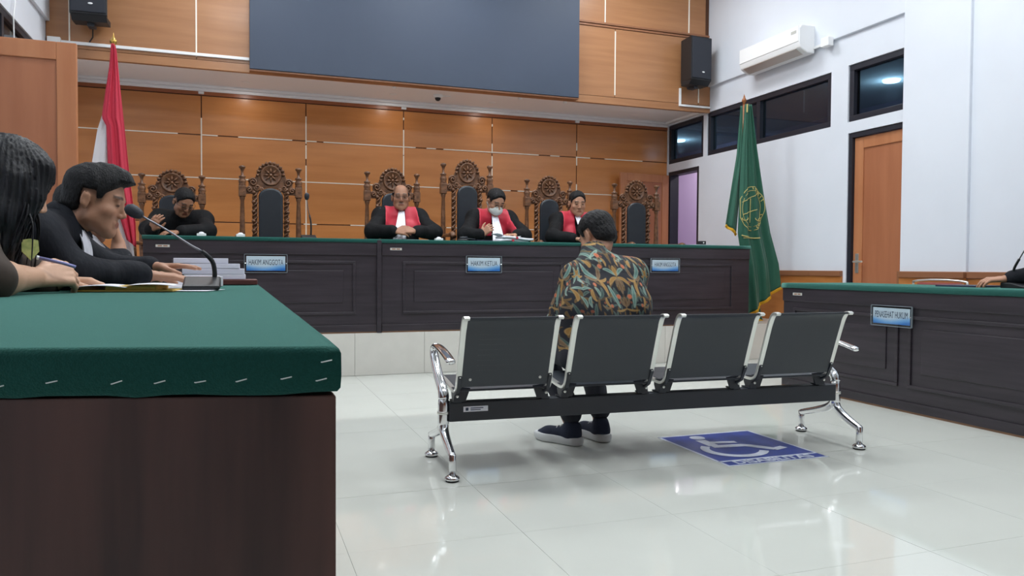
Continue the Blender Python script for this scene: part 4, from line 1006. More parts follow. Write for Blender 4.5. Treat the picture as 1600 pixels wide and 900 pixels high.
sdf_obj('uniform_shirt', S, M['brown_cloth'], p, Q1['org'])
S = SDF(.0045); hd, HM = Q1['head'], Q1['Mx']
def hw(*a): return hd + .98 * (HM @ A(*a))
S.ell(hw(0, -.018, .03), [.092, .112, .104], HM, .02)
S.cap(hw(0, -.05, .0), hw(0, -.09, -.10), .088, .085, .03); S.cap(hw(0, -.09, -.10), A(-.70, 2.40, .98), .085, .065, .03)
S.cap(A(-.70, 2.40, .98), A(-.735, 2.40, .90), .062, .05, .03)
for sg, e1, e2 in ((1, A(-.60, 2.38, .97), A(-.585, 2.40, .885)), (-1, A(-.62, 2.54, .98), A(-.60, 2.56, .90))):
    S.cap(hw(sg * .055, .03, .06), hw(sg * .074, .035, -.03), .042, .034, .02); S.cap(hw(sg * .074, .035, -.03), e1, .036, .040, .02); S.cap(e1, e2, .036, .018, .02)
    S.cap(hw(sg * .08, -.02, .0), hw(sg * .085, -.03, -.11), .04, .05, .03); S.cap(hw(sg * .085, -.03, -.11), e1 + A(-.05, -.02 * sg, .0), .05, .04, .03)
    S.cap(e1 + A(-.05, -.02 * sg, .0), e2 + A(-.06, -.01 * sg, .03), .04, .022, .02)
S.ell(hw(0, .095, -.03), [.046, .05, .085], HM, .01, 'sub')
def hwarp(D, X, Y, Z):
    ph = np.arctan2(Y - hd[1], X - hd[0])
    return D + .0022 * np.sin(46 * ph + 5 * np.sin(9 * Z)) + .0012 * np.sin(117 * ph + 14 * Z)
S.warp(hwarp); sdf_obj('long_hair', S, M['hair_long'], p, Q1['org'])
# loose locks falling in front
g = G()
for k in range(26):
    s0 = hw(.07 + rng.uniform(-.01, .015), .03 + rng.uniform(-.03, .03), -.02 + rng.uniform(-.03, .02)); e_ = A(-.56 + rng.uniform(-.06, .045), 2.39 + rng.uniform(-.05, .08), .90 + rng.uniform(-.02, .07))
    md_ = (s0 + e_) / 2 + A(.015, -.01, rng.uniform(-.01, .02)); pts = smoothp([s0, md_ + (s0 - md_) * .5 + A(.008, -.006, 0), md_, e_], 4)
    g.tube([tuple(x - Q1['org']) for x in pts], list(np.linspace(.0045, .0012, len(pts))), 6)
lk = link('hair_locks', g, M['hair_long'], p, smooth=True); lk['kind'] = 'stuff'
bd = link('badge', G().prism([(-.02, .026), (0, .03), (.02, .026), (.021, -.005), (0, -.03), (-.021, -.005)], lambda x, z: (x, 0, z), lambda x, z: (x, .004, z)), M['badge'], p)
bd.location = A(-.525, 2.385, .962) - Q1['org']; bd.rotation_euler = (-.15, 0, .5)

Q2 = dict(hip=(-.82, 2.98, .50), chest=A(-.72, 3.0, .88), neck=A(-.575, 3.01, 1.068), head=A(-.465, 3.03, 1.152), yaw=-.10, pitch=.25, roll=.02, hs=1.0, w=1.08,
          sh=[A(-.63, 3.21, 1.015), A(-.615, 2.81, 1.015)], el=[A(-.47, 3.28, .895), A(-.50, 2.79, .892)], wr=[A(-.30, 3.22, .915), A(-.295, 2.955, .885)])
p = prosecutor(Q2, 'young man in black robe reading, leaning towards the gooseneck microphone', SKIN,
               [((1, -.08, .05), (0, .0, 1), (.1, -1, 0), dict(curl=.12)), ((1, .2, -.05), (0, -.1, 1), (.1, 1, 0), dict(curl=.22))], 0.0)
S = SDF(.006); robe_prims(S, Q2, slv=(.072, .064, .046), grow=.03, stop=.86, drape=.09); S.warp(folds(.005, 36, 52, 1)); sdf_obj('robe', S, M['robe_navy'], p, Q2['org'])
S = SDF(.006); S.cap(Q2['neck'] + A(-.01, 0, -.035), Q2['neck'] + A(.012, 0, .012), .078, .068, .02); S.cut(unit(A(1, 0, .9)), float(unit(A(1, 0, .9)) @ (Q2['neck'] + A(.045, 0, .015)))); sdf_obj('robe_collar', S, M['robe_navy'], p, Q2['org'])
S = short_hair(Q2['head'], Q2['Mx'], 1.0, .0042, thick=.015, quiff=.022, fade=.4); sdf_obj('hair', S, M['hair'], p, Q2['org'])
jabot(Q2, 0.0, Q2['org'], p, Q2['neck'] + A(.062, -.02, .0), Q2['neck'] + A(.10, -.03, -.12), .02, .04)

Q3 = dict(hip=(-.78, 3.40, .50), chest=A(-.70, 3.42, .86), neck=A(-.60, 3.43, 1.04), head=A(-.575, 3.46, 1.14), yaw=.0, pitch=.12, roll=0, hs=1.0,
          sh=[A(-.63, 3.60, .985), A(-.63, 3.27, .985)], el=[A(-.46, 3.62, .89), A(-.435, 3.36, .90)], wr=[A(-.36, 3.50, .885), A(-.445, 3.40, 1.01)])
p = prosecutor(Q3, 'third robed prosecutor, chin on hand, almost hidden behind the young man', SKIN,
               [((1, -.4, 0), (0, 0, 1), (0, -1, 0), dict(curl=.3)), ((-.15, .0, .75), (.85, 0, .3), (-.2, 1, .2), dict(curl=.75))], 0.0, res=.0055)
S = SDF(.0065); robe_prims(S, Q3, slv=(.062, .05, .05), grow=.028, stop=.42); S.warp(folds(.005, 36, 52, 4)); sdf_obj('robe', S, M['robe_navy'], p, Q3['org'])
sdf_obj('hair', short_hair(Q3['head'], Q3['Mx'], 1.0, .005, thick=.01), M['hair'], p, Q3['org'])
jabot(Q3, 0.0, Q3['org'], p, Q3['neck'] + A(.07, -.02, .0), Q3['neck'] + A(.14, -.03, -.14), .02, .04)

# ---- counsel at the right edge (facing -x)
Q5 = dict(hip=A(5.02, 3.10, .50), chest=A(4.96, 3.10, .88), neck=A(4.88, 3.10, 1.08), head=A(4.82, 3.09, 1.20), yaw=PI - .1, pitch=.2, roll=0, hs=1.0,
          sh=[A(4.90, 2.91, 1.02), A(4.89, 3.28, 1.02)], el=[A(4.66, 2.86, .88), A(4.62, 3.25, .90)], wr=[A(4.42, 2.95, .86), A(4.43, 3.37, .868)])
seat_legs(Q5, PI, 0.0)
p = make_person(Q5, 'person in dark robe at the right edge, hand resting on counsel desk', SKIN, .0055,
                [((-1, .2, 0), (0, 0, 1), (0, 1, 0), dict(curl=.4)), ((-.75, .65, -.05), (-.2, -.1, 1), (.5, .5, 0), dict(curl=.55))])
S = SDF(.0075); robe_prims(S, Q5, slv=(.075, .068, .05), grow=.03, stop=.82); S.warp(folds(.005, 34, 50, 5)); sdf_obj('robe', S, M['robe_navy'], p, Q5['org'])
sdf_obj('hair', short_hair(Q5['head'], Q5['Mx'], 1.0, .0055), M['hair'], p, Q5['org'])

# ---- the defendant on the bench (facing +y)
BX, BZ = 1.735, 1.03
LEAF = [  # (points u,v in metres from the spine and down from the collar), half width, colour id  0 teal 1 ochre 2 orange 3 tan
    ([(.052, .114), (.030, .112), (.008, .142)], .0085, 0), ([(.070, .198), (.055, .25), (.045, .303)], .011, 0), ([(.152, .086), (.155, .13), (.106, .162)], .012, 0),
    ([(.182, .108), (.20, .13), (.188, .184)], .010, 0), ([(.100, .020), (.080, .03), (.085, .062)], .008, 0), ([(.072, .060), (.055, .078), (.034, .066)], .0055, 0),
    ([(.146, .205), (.134, .22), (.138, .245)], .007, 0), ([(.03, .015), (.05, .03), (.085, .055)], .006, 0),
    ([(.0, .098), (.003, .12), (.0, .148)], .009, 1), ([(.004, .156), (.036, .160), (.054, .190)], .009, 1), ([(.004, .160), (.016, .175), (.018, .20)], .006, 3), ([(0, .160), (.002, .2), (.0, .235)], .009, 3),
    ([(.106, .164), (.086, .20), (.09, .245)], .0085, 1), ([(.106, .166), (.08, .14), (.082, .104)], .0085, 3), ([(.106, .17), (.08, .18), (.062, .160)], .006, 1), ([(.106, .168), (.14, .17), (.152, .148)], .007, 3),
    ([(.122, .07), (.105, .085), (.112, .104)], .0085, 1), ([(.172, .074), (.16, .055), (.132, .036)], .007, 1), ([(.165, .06), (.18, .075), (.178, .09)], .005, 1), ([(.044, .054), (.028, .07), (.034, .098)], .0055, 1), ([(.05, .05), (.06, .06), (.05, .085)], .004, 3),
    ([(.192, .118), (.205, .14), (.21, .15)], .008, 1), ([(.196, .14), (.19, .16), (.17, .15)], .006, 1), ([(.07, .318), (.03, .325), (0, .31)], .005, 1), ([(.025, .255), (.02, .29), (0, .298)], .006, 3), ([(0, .255), (.003, .28), (0, .30)], .010, 3),
    ([(.11, .255), (.12, .28), (.10, .30)], .007, 1), ([(.10, .30), (.125, .315), (.14, .29)], .0055, 3), ([(.165, .215), (.18, .24), (.165, .27)], .008, 1), ([(.17, .21), (.2, .2), (.21, .22)], .006, 0), ([(.185, .25), (.2, .27), (.195, .30)], .007, 0),
    ([(.048, .036), (.05, .042), (.049, .048)], .010, 2), ([(.062, .094), (.066, .1), (.064, .106)], .0095, 2), ([(.024, .250), (.032, .252), (.038, .247)], .0105, 2), ([(.09, .29), (.092, .295), (.09, .30)], .007, 2), ([(.135, .185), (.14, .19), (.137, .195)], .007, 2), ([(.17, .04), (.18, .045), (.185, .05)], .007, 2)]
def batik(V):
    bx = 1.785 + .15 * np.clip(1.03 - V[:, 2], 0, .35)
    u0 = np.abs(V[:, 0] - bx); v0 = BZ - V[:, 2]
    u0 = u0 + .8 * np.clip(V[:, 1] - 3.50, 0, 1) * np.clip((u0 - .13) / .06, 0, 1)
    n = len(V); C = np.tile(np.array([lin(20), lin(23), lin(33), 1.0]), (n, 1))
    for ds, du, dv, dim in ((1.45, .09, .12, .42), (1.0, 0.0, 0.0, 1.0)):
        u = u0 * ds + du; v = v0 * ds + dv
        u = .205 - np.abs(.205 - (u % .41)); v = v % .335
        batik_layer(C, u, v, dim)
    return C
def batik_layer(C, u, v, dim):
    n = len(u)
    base = {0: (92, 126, 118), 1: (150, 112, 56), 2: (188, 96, 62), 3: (112, 86, 60)}; edge = {0: (148, 172, 158), 1: (174, 140, 84), 2: (192, 122, 88), 3: (138, 116, 86)}
    best = np.full(n, 1e9)
    for pts, w, cid in LEAF:
        p0, p1, p2 = [np.array(p) for p in pts]; d = np.full(n, 1e9); tt = np.zeros(n)
        w = w * 1.02
        for t in np.linspace(0, 1, 14):
            q = (1 - t) ** 2 * p0 + 2 * t * (1 - t) * p1 + t * t * p2
            e = np.hypot(u - q[0], v - q[1]) - w * (math.sin(PI * (.08 + .84 * t)) ** .8); m = e < d; d[m] = e[m]; tt[m] = t
        best = best
        cb, ce = [dim * np.array([lin(x) for x in c_]) for c_ in (base[cid], edge[cid])]
        al = np.clip(.5 - d / .0036, 0, 1)[:, None]; rm = np.clip((d + .0042) / .003, 0, 1)[:, None]
        col = ce * rm + cb * (1 - rm)
        if cid in (0, 3):
            k_ = np.clip(.5 - (d + w * .80) / .002, 0, 1)[:, None]; col = col * (1 - k_) + cb * .5 * k_
        C[:, :3] = C[:, :3] * (1 - al) + col * al
M['batik'] = mat('batik_cotton', rgb(60, 60, 60), 0.8, vcol='print', bump=0.15, bscale=(18, 18, 10))
QD = dict(hip=A(1.70, 3.47, .51), chest=A(1.735, 3.55, .80), neck=A(1.79, 3.69, 1.0), head=A(1.855, 3.775, 1.100), yaw=PI / 2 + .34, pitch=.52, roll=.0, hs=1.08, w=.85,
          sh=[A(1.655, 3.62, .868), A(1.985, 3.60, .892)], el=[A(1.580, 3.66, .62), A(2.045, 3.66, .63)], wr=[A(1.63, 3.86, .60), A(1.86, 3.87, .60)],
          knee=[A(1.56, 3.90, .50), A(1.86, 3.92, .50)], ankle=[A(1.645, 3.63, .10), A(1.83, 3.67, .10)])
p = make_person(QD, 'man in batik shirt seated on the bench, head bowed, seen from behind', SKIN, .005,
                [((.7, .5, -.1), (0, .3, 1), (.3, .6, .2), dict(curl=.5)), ((-.7, .5, -.1), (0, .3, 1), (-.3, .6, .2), dict(curl=.5))])
S = SDF(.0034)
rt = A(1, 0, 0)
S.cap((1.70, 3.485, .50), (1.72, 3.50, .66), .165, .165, .06); S.cap((1.65, 3.50, .52), (1.665, 3.52, .70), .125, .13, .05); S.cap((1.86, 3.50, .52), (1.895, 3.52, .70), .125, .13, .05)
S.cap((1.68, 3.53, .74), (1.72, 3.585, .835), .130, .105, .06); S.cap((1.90, 3.53, .74), (1.90, 3.575, .85), .130, .105, .06); S.cap((1.79, 3.54, .80), (1.79, 3.61, .925), .12, .095, .06)
S.cap(QD['sh'][0] + A(.01, 0, -.005), QD['sh'][1] + A(-.01, 0, -.005), .078, .078, .06)
S.cap((1.785, 3.60, .90), (1.785, 3.675, .985), .088, .070, .05)
for i in (0, 1):
    S.cap(QD['neck'] - A(0, .02, .05), QD['sh'][i], .058, .068, .05)
    S.cap(QD['sh'][i], QD['el'][i] + (QD['sh'][i] - QD['el'][i]) * .10, .072, .074, .03)
S.warp(folds(.0045, 30, 46, 3)); S.cut(A(0, 0, -1), -.425)
nk = unit(QD['head'] - QD['neck']); S.cut(nk, float(nk @ (QD['neck'] + A(0, 0, .028))))
sdf_obj('batik_shirt', S, M['batik'], p, QD['org'], color=batik)
S = SDF(.0034); ax_ = unit(A(.02, .06, .07))
c0 = QD['neck'] + A(0, -.012, -.012)
S.cap(c0 - ax_ * .02, c0 + ax_ * .045, .078, .068, .02); S.cut(ax_, float(ax_ @ (c0 + ax_ * .046))); S.cut(-ax_, float(-ax_ @ (c0 - ax_ * .02)))
S.warp(lambda D, X, Y, Z: np.maximum(D, -(np.sqrt((X - c0[0] - .012) ** 2 + (Y - c0[1] - .02) ** 2 + (Z - c0[2] - .03) ** 2) - .058)))
sdf_obj('shirt_collar', S, M['batik'], p, QD['org'], color=batik)
S = SDF(.0055)
for i in (0, 1):
    hp = A(1.70 + (-.09 if i == 0 else .09), 3.50, .49); S.cap(hp, QD['knee'][i], .088, .072, .03); S.cap(QD['knee'][i], QD['ankle'][i] + A(0, 0, .06), .07, .056, .03)
S.cap((1.62, 3.47, .49), (1.79, 3.47, .49), .1, .1, .04)
S.cut(A(0, 0, -1), -.115); S.warp(folds(.003, 40, 60, 6)); sdf_obj('trousers', S, M['trouser'], p, QD['org'])
sdf_obj('hair', short_hair(QD['head'], QD['Mx'], 1.06, .0042, thick=.017), M['hair'], p, QD['org'])
def shoe(heel, d, parent, org):
    d = unit((d[0], d[1], 0)); r = A(d[1], -d[0], 0); heel = A(*heel)
    Mx = np.stack([r, d, A(0, 0, 1)], 1); h = lambda x, y, z: heel + Mx @ A(x, y, z)
    S = SDF(.0042); S.cap(h(0, .045, .055), h(0, .20, .04), .042, .036, .03); S.cap(h(-.008, .19, .034), h(-.004, .245, .028), .036, .028, .03); S.cap(h(0, .05, .06), h(0, .052, .095), .042, .043, .03)
    S.cap(h(0, .015, .095), h(0, .03, .06), .02, .03, .02)
    S.cut(A(0, 0, -1), -.026); S.cut(A(0, 0, 1), .125); u_ = sdf_obj('shoe', S, M['shoe'], parent, org)
    S = SDF(.0042); S.cap(h(0, .03, .026), h(0, .21, .026), .047, .047, .02); S.cap(h(-.008, .19, .026), h(-.004, .25, .030), .046, .038, .03)
    S.cut(A(0, 0, 1), .044, .003); S.cut(A(0, 0, -1), -.002, .003)
    sdf_obj('sole', S, M['sole'], u_, None).location = -org
    g = G()
    for k in range(4): g.tube([tuple(h(-.022, .11 + .024 * k, .088 - .008 * k) - org), tuple(h(0, .115 + .024 * k, .096 - .009 * k) - org), tuple(h(.022, .11 + .024 * k, .088 - .008 * k) - org)], .003, 5)
    link('lace', g, M['sole'], u_)
shoe((1.668, 3.575, 0), (-.50, .86), p, QD['org']); shoe((1.835, 3.60, 0), (-.18, 1), p, QD['org'])

# ================================================================== CARVED CHAIRS ON THE DAIS
def make_throne(label, group):
    t = thing('carved_chair', label, 'chair', (0, 0, 0), 0, group)
    prof = [(.026, 0), (.026, .40), (.034, .42), (.026, .45), (.026, .62), (.034, .64), (.022, .67), (.028, .80), (.024, 1.0), (.018, 1.16), (.026, 1.18), (.026, 1.21)]
    fin = [(.028, 1.295), (.036, 1.305), (.030, 1.318), (.036, 1.335), (.036, 1.352), (.024, 1.368), (.034, 1.378), (.034, 1.388), (.014, 1.398), (.012, 1.43), (.020, 1.455), (.032, 1.468), (.032, 1.480), (.012, 1.49)]
    for x in (-.2625, .2625):
        p = link('post', G().lathe(prof, 10, (x, 0, 0)), M['carved'], t, smooth=True); link('finial', G().lathe(fin, 10, (x, 0, 0)), M['carved'], p, smooth=True)
        link('post_block', G().box(x - .034, x + .034, -.034, .034, 1.20, 1.30), M['carved'], p, bevel=0.005)
    # crest
    half = [(.235, 1.225), (.235, 1.285), (.205, 1.295), (.205, 1.335), (.195, 1.365), (.17, 1.38), (.148, 1.375), (.140, 1.395)]
    dome = []
    for k in range(25):
        a = PI * (.06 + .44 * k / 24); r = .128 + .010 * abs(math.sin(k * PI / 4)); dome.append((r * math.cos(a), 1.395 + r * math.sin(a)))
    up = half + dome; low = [(.12, 1.225), (.105, 1.255), (.07, 1.28), (0, 1.292)]
    poly = up + [(-x, z) for x, z in up[::-1][1:]] + [(-x, z) for x, z in low] + [(x, z) for x, z in low[::-1][1:]]
    cr = link('crest', G().prism(poly, lambda x, z: (x, .016, z), lambda x, z: (x, -.016, z)), M['carved'], t, bevel=0.004)
    link('medallion', G().lathe([(.0, .018), (.07, .022), (.082, .03), (.092, .034), (.098, .026), (.10, .014)], 28, (0, 0, 1.405), (0, -1, 0)), M['carved'], cr, smooth=True)
    st = G()
    for k in range(8):
        a = PI * k / 4; st.prism([(0, .02), (.014, .0), (.0, -.0), (-.014, .0)], lambda x, z, a=a: (x * math.cos(a), -.022, 1.405 + x * math.sin(a)), lambda x, z, a=a: (x * math.cos(a), -.03, 1.405 + x * math.sin(a))) if False else st.tube([(0.012 * math.cos(a), -.03, 1.405 + .012 * math.sin(a)), (.04 * math.cos(a), -.038, 1.405 + .04 * math.sin(a)), (.068 * math.cos(a), -.028, 1.405 + .068 * math.sin(a))], [.004, .010, .003], 6)
    st.ball((0, -.034, 1.405), (.016, .010, .016), 8, 5)
    link('star', st, M['carved'], cr, smooth=True)
    for k in range(11):
        a = PI * (k / 10) * .96 + .06
        link('crest_leaf', G().tube([(.105 * math.cos(a), -.018, 1.40 + .105 * math.sin(a)), (.122 * math.cos(a + .06), -.03, 1.40 + .122 * math.sin(a + .06)), (.138 * math.cos(a + .02), -.018, 1.40 + .138 * math.sin(a + .02))], [.006, .014, .004], 6), M['carved'], cr, smooth=True)
    for sg in (-1, 1):
        for cx, cz, r0, tn in ((.165, 1.335, .040, 1.6), (.20, 1.262, .028, 1.4), (.125, 1.285, .030, -1.5), (.085, 1.262, .022, 1.3)):
            pts = []
            for k in range(18):
                q = k / 17; a = tn * 2 * PI * q; r = r0 * (1 - .8 * q); pts.append((sg * (cx + r * math.cos(a)), -.020 - .008 * q, cz + r * math.sin(a)))
            link('scroll', G().tube(pts, list(np.linspace(.011, .008, 18)), 6), M['carved'], cr, smooth=True)
    # carved side strips with twisted leaves
    for sg in (-1, 1):
        g = G().box(sg * .147 - .022, sg * .147 + .022, -.006, .012, .48, 1.25); s_ = link('side_strip', g, M['carved'], t)
        for ph in (0, PI):
            pts = [(sg * .147 + .020 * math.sin(z * 70 + ph), -.010 - .010 * math.cos(z * 70 + ph), z) for z in np.linspace(.48, 1.25, 70)]
            link('twist', G().tube(pts, .009, 6), M['carved'], s_, smooth=True)
        for z in np.arange(.52, 1.25, .09): link('leaf_boss', G().ball((sg * (.147 + .012), -.022, z), (.020, .012, .016), 8, 5), M['carved'], s_, smooth=True)
    out = [(-.116, .50), (.116, .50), (.116, 1.20)] + [(.116 * math.cos(a), 1.20 + .085 * math.sin(a)) for a in np.linspace(.2, PI - .2, 12)] + [(-.116, 1.20)]
    link('padded_back', G().prism(out, lambda x, z: (x, -.001, z), lambda x, z: (x * .97, -.045, z)), M['leather'], t, bevel=0.018, seg=3)
    link('rail', G().box(-.25, .25, -.018, .018, .42, .50), M['carved'], t, bevel=0.004)
    link('seat_frame', G().box(-.29, .29, -.56, -.03, .40, .46), M['carved'], t, bevel=0.008)
    link('seat', G().box(-.265, .265, -.545, -.04, .455, .50), M['leather'], t, bevel=0.018, seg=3)
    for sg in (-1, 1):
        link('front_leg', G().lathe([(.03, 0), (.035, .05), (.02, .10), (.03, .2), (.034, .38), (.034, .42)], 10, (sg * .25, -.52, 0)), M['carved'], t, smooth=True)
        a_ = link('arm', G().tube(smoothp([(sg * .263, -.02, .80), (sg * .28, -.2, .80), (sg * .30, -.40, .795), (sg * .30, -.50, .80), (sg * .295, -.53, .77)], 3), [.022] * 7 + [.028, .032, .036, .036, .036, .034], 8, flat=.8), M['carved'], t, smooth=True)
        link('arm_support', G().lathe([(.02, .45), (.03, .5), (.018, .56), (.026, .68), (.02, .78)], 8, (sg * .285, -.44, 0)), M['carved'], a_, smooth=True)
    return t
CG = 'carved throne chairs on the dais'; CY = 7.84
c0_ = make_throne('carved wooden throne chair behind the bowed man in black at far left', CG); c0_.location = (-.575, CY + .1, DZ); c0_.scale = (1, 1, .96)
for x, sx_, sz, l in ((.315, 1.0, 1.03, 'empty carved wooden throne chair, left of the balding judge'), (1.51, .98, 1.03, 'carved wooden throne chair behind the balding judge with folded hands'),
                      (2.31, .98, 1.115, 'tallest carved wooden throne chair, behind the masked judge'), (3.255, .98, 1.03, 'carved wooden throne chair behind the judge half hidden by the defendant'),
                      (4.345, 1.05, 1.03, 'empty carved wooden throne chair at the right, before the brown door')):
    c = copy_tree(c0_); c.location = (x, CY, DZ); c.scale = (sx_, 1, sz); c['label'] = l
t = thing('armchair', 'low brown vinyl chair with rounded back behind the right judge desk', 'chair', (4.78, 7.55, DZ))
link('backrest', G().prism([(.2 * math.cos(a), .62 + .2 * math.sin(a) * 1.12) for a in np.linspace(0, PI, 14)] + [(-.2, .45), (.2, .45)], lambda x, z: (x, .24, z), lambda x, z: (x, .18, z)), M['brown_seat'], t, bevel=0.02)
link('seat', G().box(-.22, .22, -.22, .2, .40, .46), M['brown_seat'], t, bevel=0.02)
for x, y in ((-.2, -.2), (.2, -.2), (-.2, .2), (.2, .2)): link('leg', G().tube([(x, y, 0), (x, y, .42)], .014, 8), M['black_metal'], t, smooth=True)

# ================================================================== FLAGS
def lerp_tab(tab, z):
    zs = [p[0] for p in tab][::-1]; xs = [p[1] for p in tab][::-1]; return float(np.interp(z, zs, xs))
def flag_sheet(name, L, Rr, ztop, zb0, zb1, nf, amp, y0, mat_, parent, nu=60, nv=60, ph=0.0, org=(0, 0, 0)):
    def pos(u, v):
        zb = zb0 + (zb1 - zb0) * u; z = ztop + (zb - ztop) * v
        x = lerp_tab(L, z) + (lerp_tab(Rr, z) - lerp_tab(L, z)) * u
        y = y0 + amp * (.25 + .75 * v) * math.sin(2 * PI * nf * u + ph + .6 * math.sin(3 * v)) + amp * .25 * math.sin(2 * PI * nf * 2.3 * u + 4 * v)
        return (x - org[0], y - org[1], z - org[2])
    o = link(name, G().sheet(pos, nu, nv), mat_, parent, smooth=True, solid=0.003); return o, pos
FG = A(5.12, 6.86, DZ)
t = thing('green_flag', 'green flag with a gold round emblem and yellow fringe, right of the judges', 'flag', tuple(FG), 0)
link('pole', G().tube([(0, .03, 0.02), (0, .03, 2.34)], .014, 10), M['pole'], t, smooth=True)
link('finial', G().lathe([(.0, 2.44), (.006, 2.42), (.014, 2.39), (.024, 2.375), (.026, 2.36), (.012, 2.345), (.018, 2.33)][::-1], 10, (0, .03, 0)), M['pole'], t, smooth=True)
link('base', G().lathe([(.15, 0), (.15, .02), (.05, .05), (.02, .10), (.014, .10)], 20, (0, .03, 0)), M['pole'], t, smooth=True)
o, ps = flag_sheet('flag_fold', [(2.67, 5.085), (2.15, 5.05), (1.467, 4.93), (1.386, 4.915), (1.2, 4.93)], [(2.67, 5.13), (2.0, 5.12), (1.3, 5.06), (1.2, 5.06)], 2.67, 1.40, 1.30, 1.2, .016, 6.90, M['green_flag'], t, 24, 40, 0.5, FG)
link('fringe', G().tube([A(*ps(u, 1.0)) + A(0, -.003, -.012) for u in np.linspace(0, 1, 14)], .017, 6, flat=.35, up=(0, 1, 0)), M['fringe'], t)
LM = [(2.70, 5.11), (2.15, 5.075), (1.3, 5.05), (.9, 5.13), (.42, 5.20)]; RM = [(2.704, 5.175), (2.218, 5.257), (1.755, 5.348), (1.315, 5.44), (.983, 5.547), (.731, 5.58), (.4, 5.585)]
o, pm = flag_sheet('flag_cloth', LM, RM, 2.68, .42, .73, 2.6, .030, 6.85, M['green_flag'], t, 70, 70, 1.0, FG)
link('fringe', G().tube([A(*pm(u, 1.0)) + A(0, -.003, -.012) for u in np.linspace(0, 1, 30)], .017, 6, flat=.35, up=(0, 1, 0)), M['fringe'], t)
link('fringe', G().tube([A(*pm(u, v)) + A(0, -.012, 0) for u, v in ((.16, .0), (.17, .01), (.2, .04))], .008, 6), M['gold'], t)
lt, pl_ = flag_sheet('flag_tail', [(.6, 5.21), (.36, 5.30)], [(.6, 5.34), (.36, 5.40)], .6, .40, .36, 1, .008, 6.89, M['green_flag'], t, 10, 8, 0, FG)
link('fringe', G().tube([A(*pl_(u, 1.0)) + A(0, -.003, -.01) for u in np.linspace(0, 1, 8)], .014, 6, flat=.35, up=(0, 1, 0)), M['fringe'], t)
def on_flag(x, z):
    """point just in front of the green cloth at world x, z"""
    v = .5; u = .5
    for _ in range(12):
        zb = .42 + (.73 - .42) * u; v = (z - 2.68) / (zb - 2.68); l, r_ = lerp_tab(LM, z), lerp_tab(RM, z); u = min(max((x - l) / (r_ - l), 0), 1)
    return A(*pm(u, v)) + A(0, -.006, 0)
em = []
ec = (5.205, 1.57)
for rx, rz, w_ in ((.150, .235, .0045), (.122, .195, .003)):
    for a0, a1 in ((-1.35, 2.4), (2.55, 4.75)):
        pts = [on_flag(ec[0] + rx * math.cos(a), ec[1] + rz * math.sin(a)) for a in np.linspace(a0, a1, 40) if ec[0] + rx * math.cos(a) > 5.068]
        if len(pts) > 2: em.append(G().tube(pts, w_, 5))
for a in np.linspace(-1.2, 1.5, 16):
    if abs(a) > .25: em.append(G().tube([on_flag(ec[0] + .128 * math.cos(a), ec[1] + .205 * math.sin(a)), on_flag(ec[0] + .146 * math.cos(a + .05), ec[1] + .23 * math.sin(a + .05))], .006, 5))
em.append(G().tube([on_flag(x, 1.50 + .35 * (x - 5.08)) for x in np.linspace(5.09, 5.26, 10)], .005, 5)); em.append(G().tube([on_flag(5.19, z) for z in np.linspace(1.42, 1.68, 10)], .005, 5))
em.append(G().tube([on_flag(x, 1.64 + .5 * (x - 5.09)) for x in np.linspace(5.08, 5.30, 10)], .0045, 5))
for x in (5.11, 5.27): em.append(G().tube([on_flag(x + .03 * math.cos(a), 1.47 + .03 * math.sin(a)) for a in np.linspace(PI, 2 * PI, 8)], .005, 5))
em.append(G().tube([on_flag(x, 1.285 - .10 * math.sin((x - 5.07) * 9) * .3) for x in np.linspace(5.08, 5.3, 12)], .007, 5)); em.append(G().tube([on_flag(x, 1.255) for x in np.linspace(5.1, 5.27, 12)], .004, 5))
ge = G()
for q in em: ge.add(q.v, q.f)
emb = link('emblem', ge, M['gold'], t, smooth=True); emb['kind'] = 'stuff'

FL = A(-.895, 6.64, DZ)
t = thing('red_white_flag', 'red and white flag draped on a wooden pole, left of the judges', 'flag', tuple(FL), 0)
link('pole', G().tube([(0, .03, .02), (0, .03, 2.27)], .014, 10), M['pole'], t, smooth=True)
link('finial', G().lathe([(.018, 2.26), (.012, 2.275), (.026, 2.29), (.026, 2.305), (.014, 2.32), (.006, 2.34), (.0, 2.37)], 10, (0, .03, 0)), M['brass'], t, smooth=True)
link('base', G().lathe([(.15, 0), (.15, .02), (.05, .05), (.02, .10), (.014, .10)], 20, (0, .03, 0)), M['pole'], t, smooth=True)
flag_sheet('white_cloth', [(2.6, -.90), (2.145, -.965), (1.971, -1.015), (1.711, -1.055), (1.385, -1.02), (1.0, -.84), (.93, -.80)], [(2.6, -.88), (1.6, -.82), (1.0, -.76), (.9, -.755)], 2.58, 1.0, .935, 1.6, .014, 6.68, M['white_flag'], t, 40, 60, .3, FL)
flag_sheet('red_cloth', [(2.63, -.905), (2.462, -.918), (2.145, -.965), (2.06, -.975), (2.0, -.945), (1.7, -.935), (1.385, -.88), (1.06, -.79)], [(2.63, -.885), (2.593, -.87), (2.156, -.833), (1.985, -.817), (1.601, -.783), (1.25, -.745), (1.08, -.742)], 2.63, 1.12, 1.06, 2.2, .016, 6.62, M['red_flag'], t, 50, 60, .8, FL)

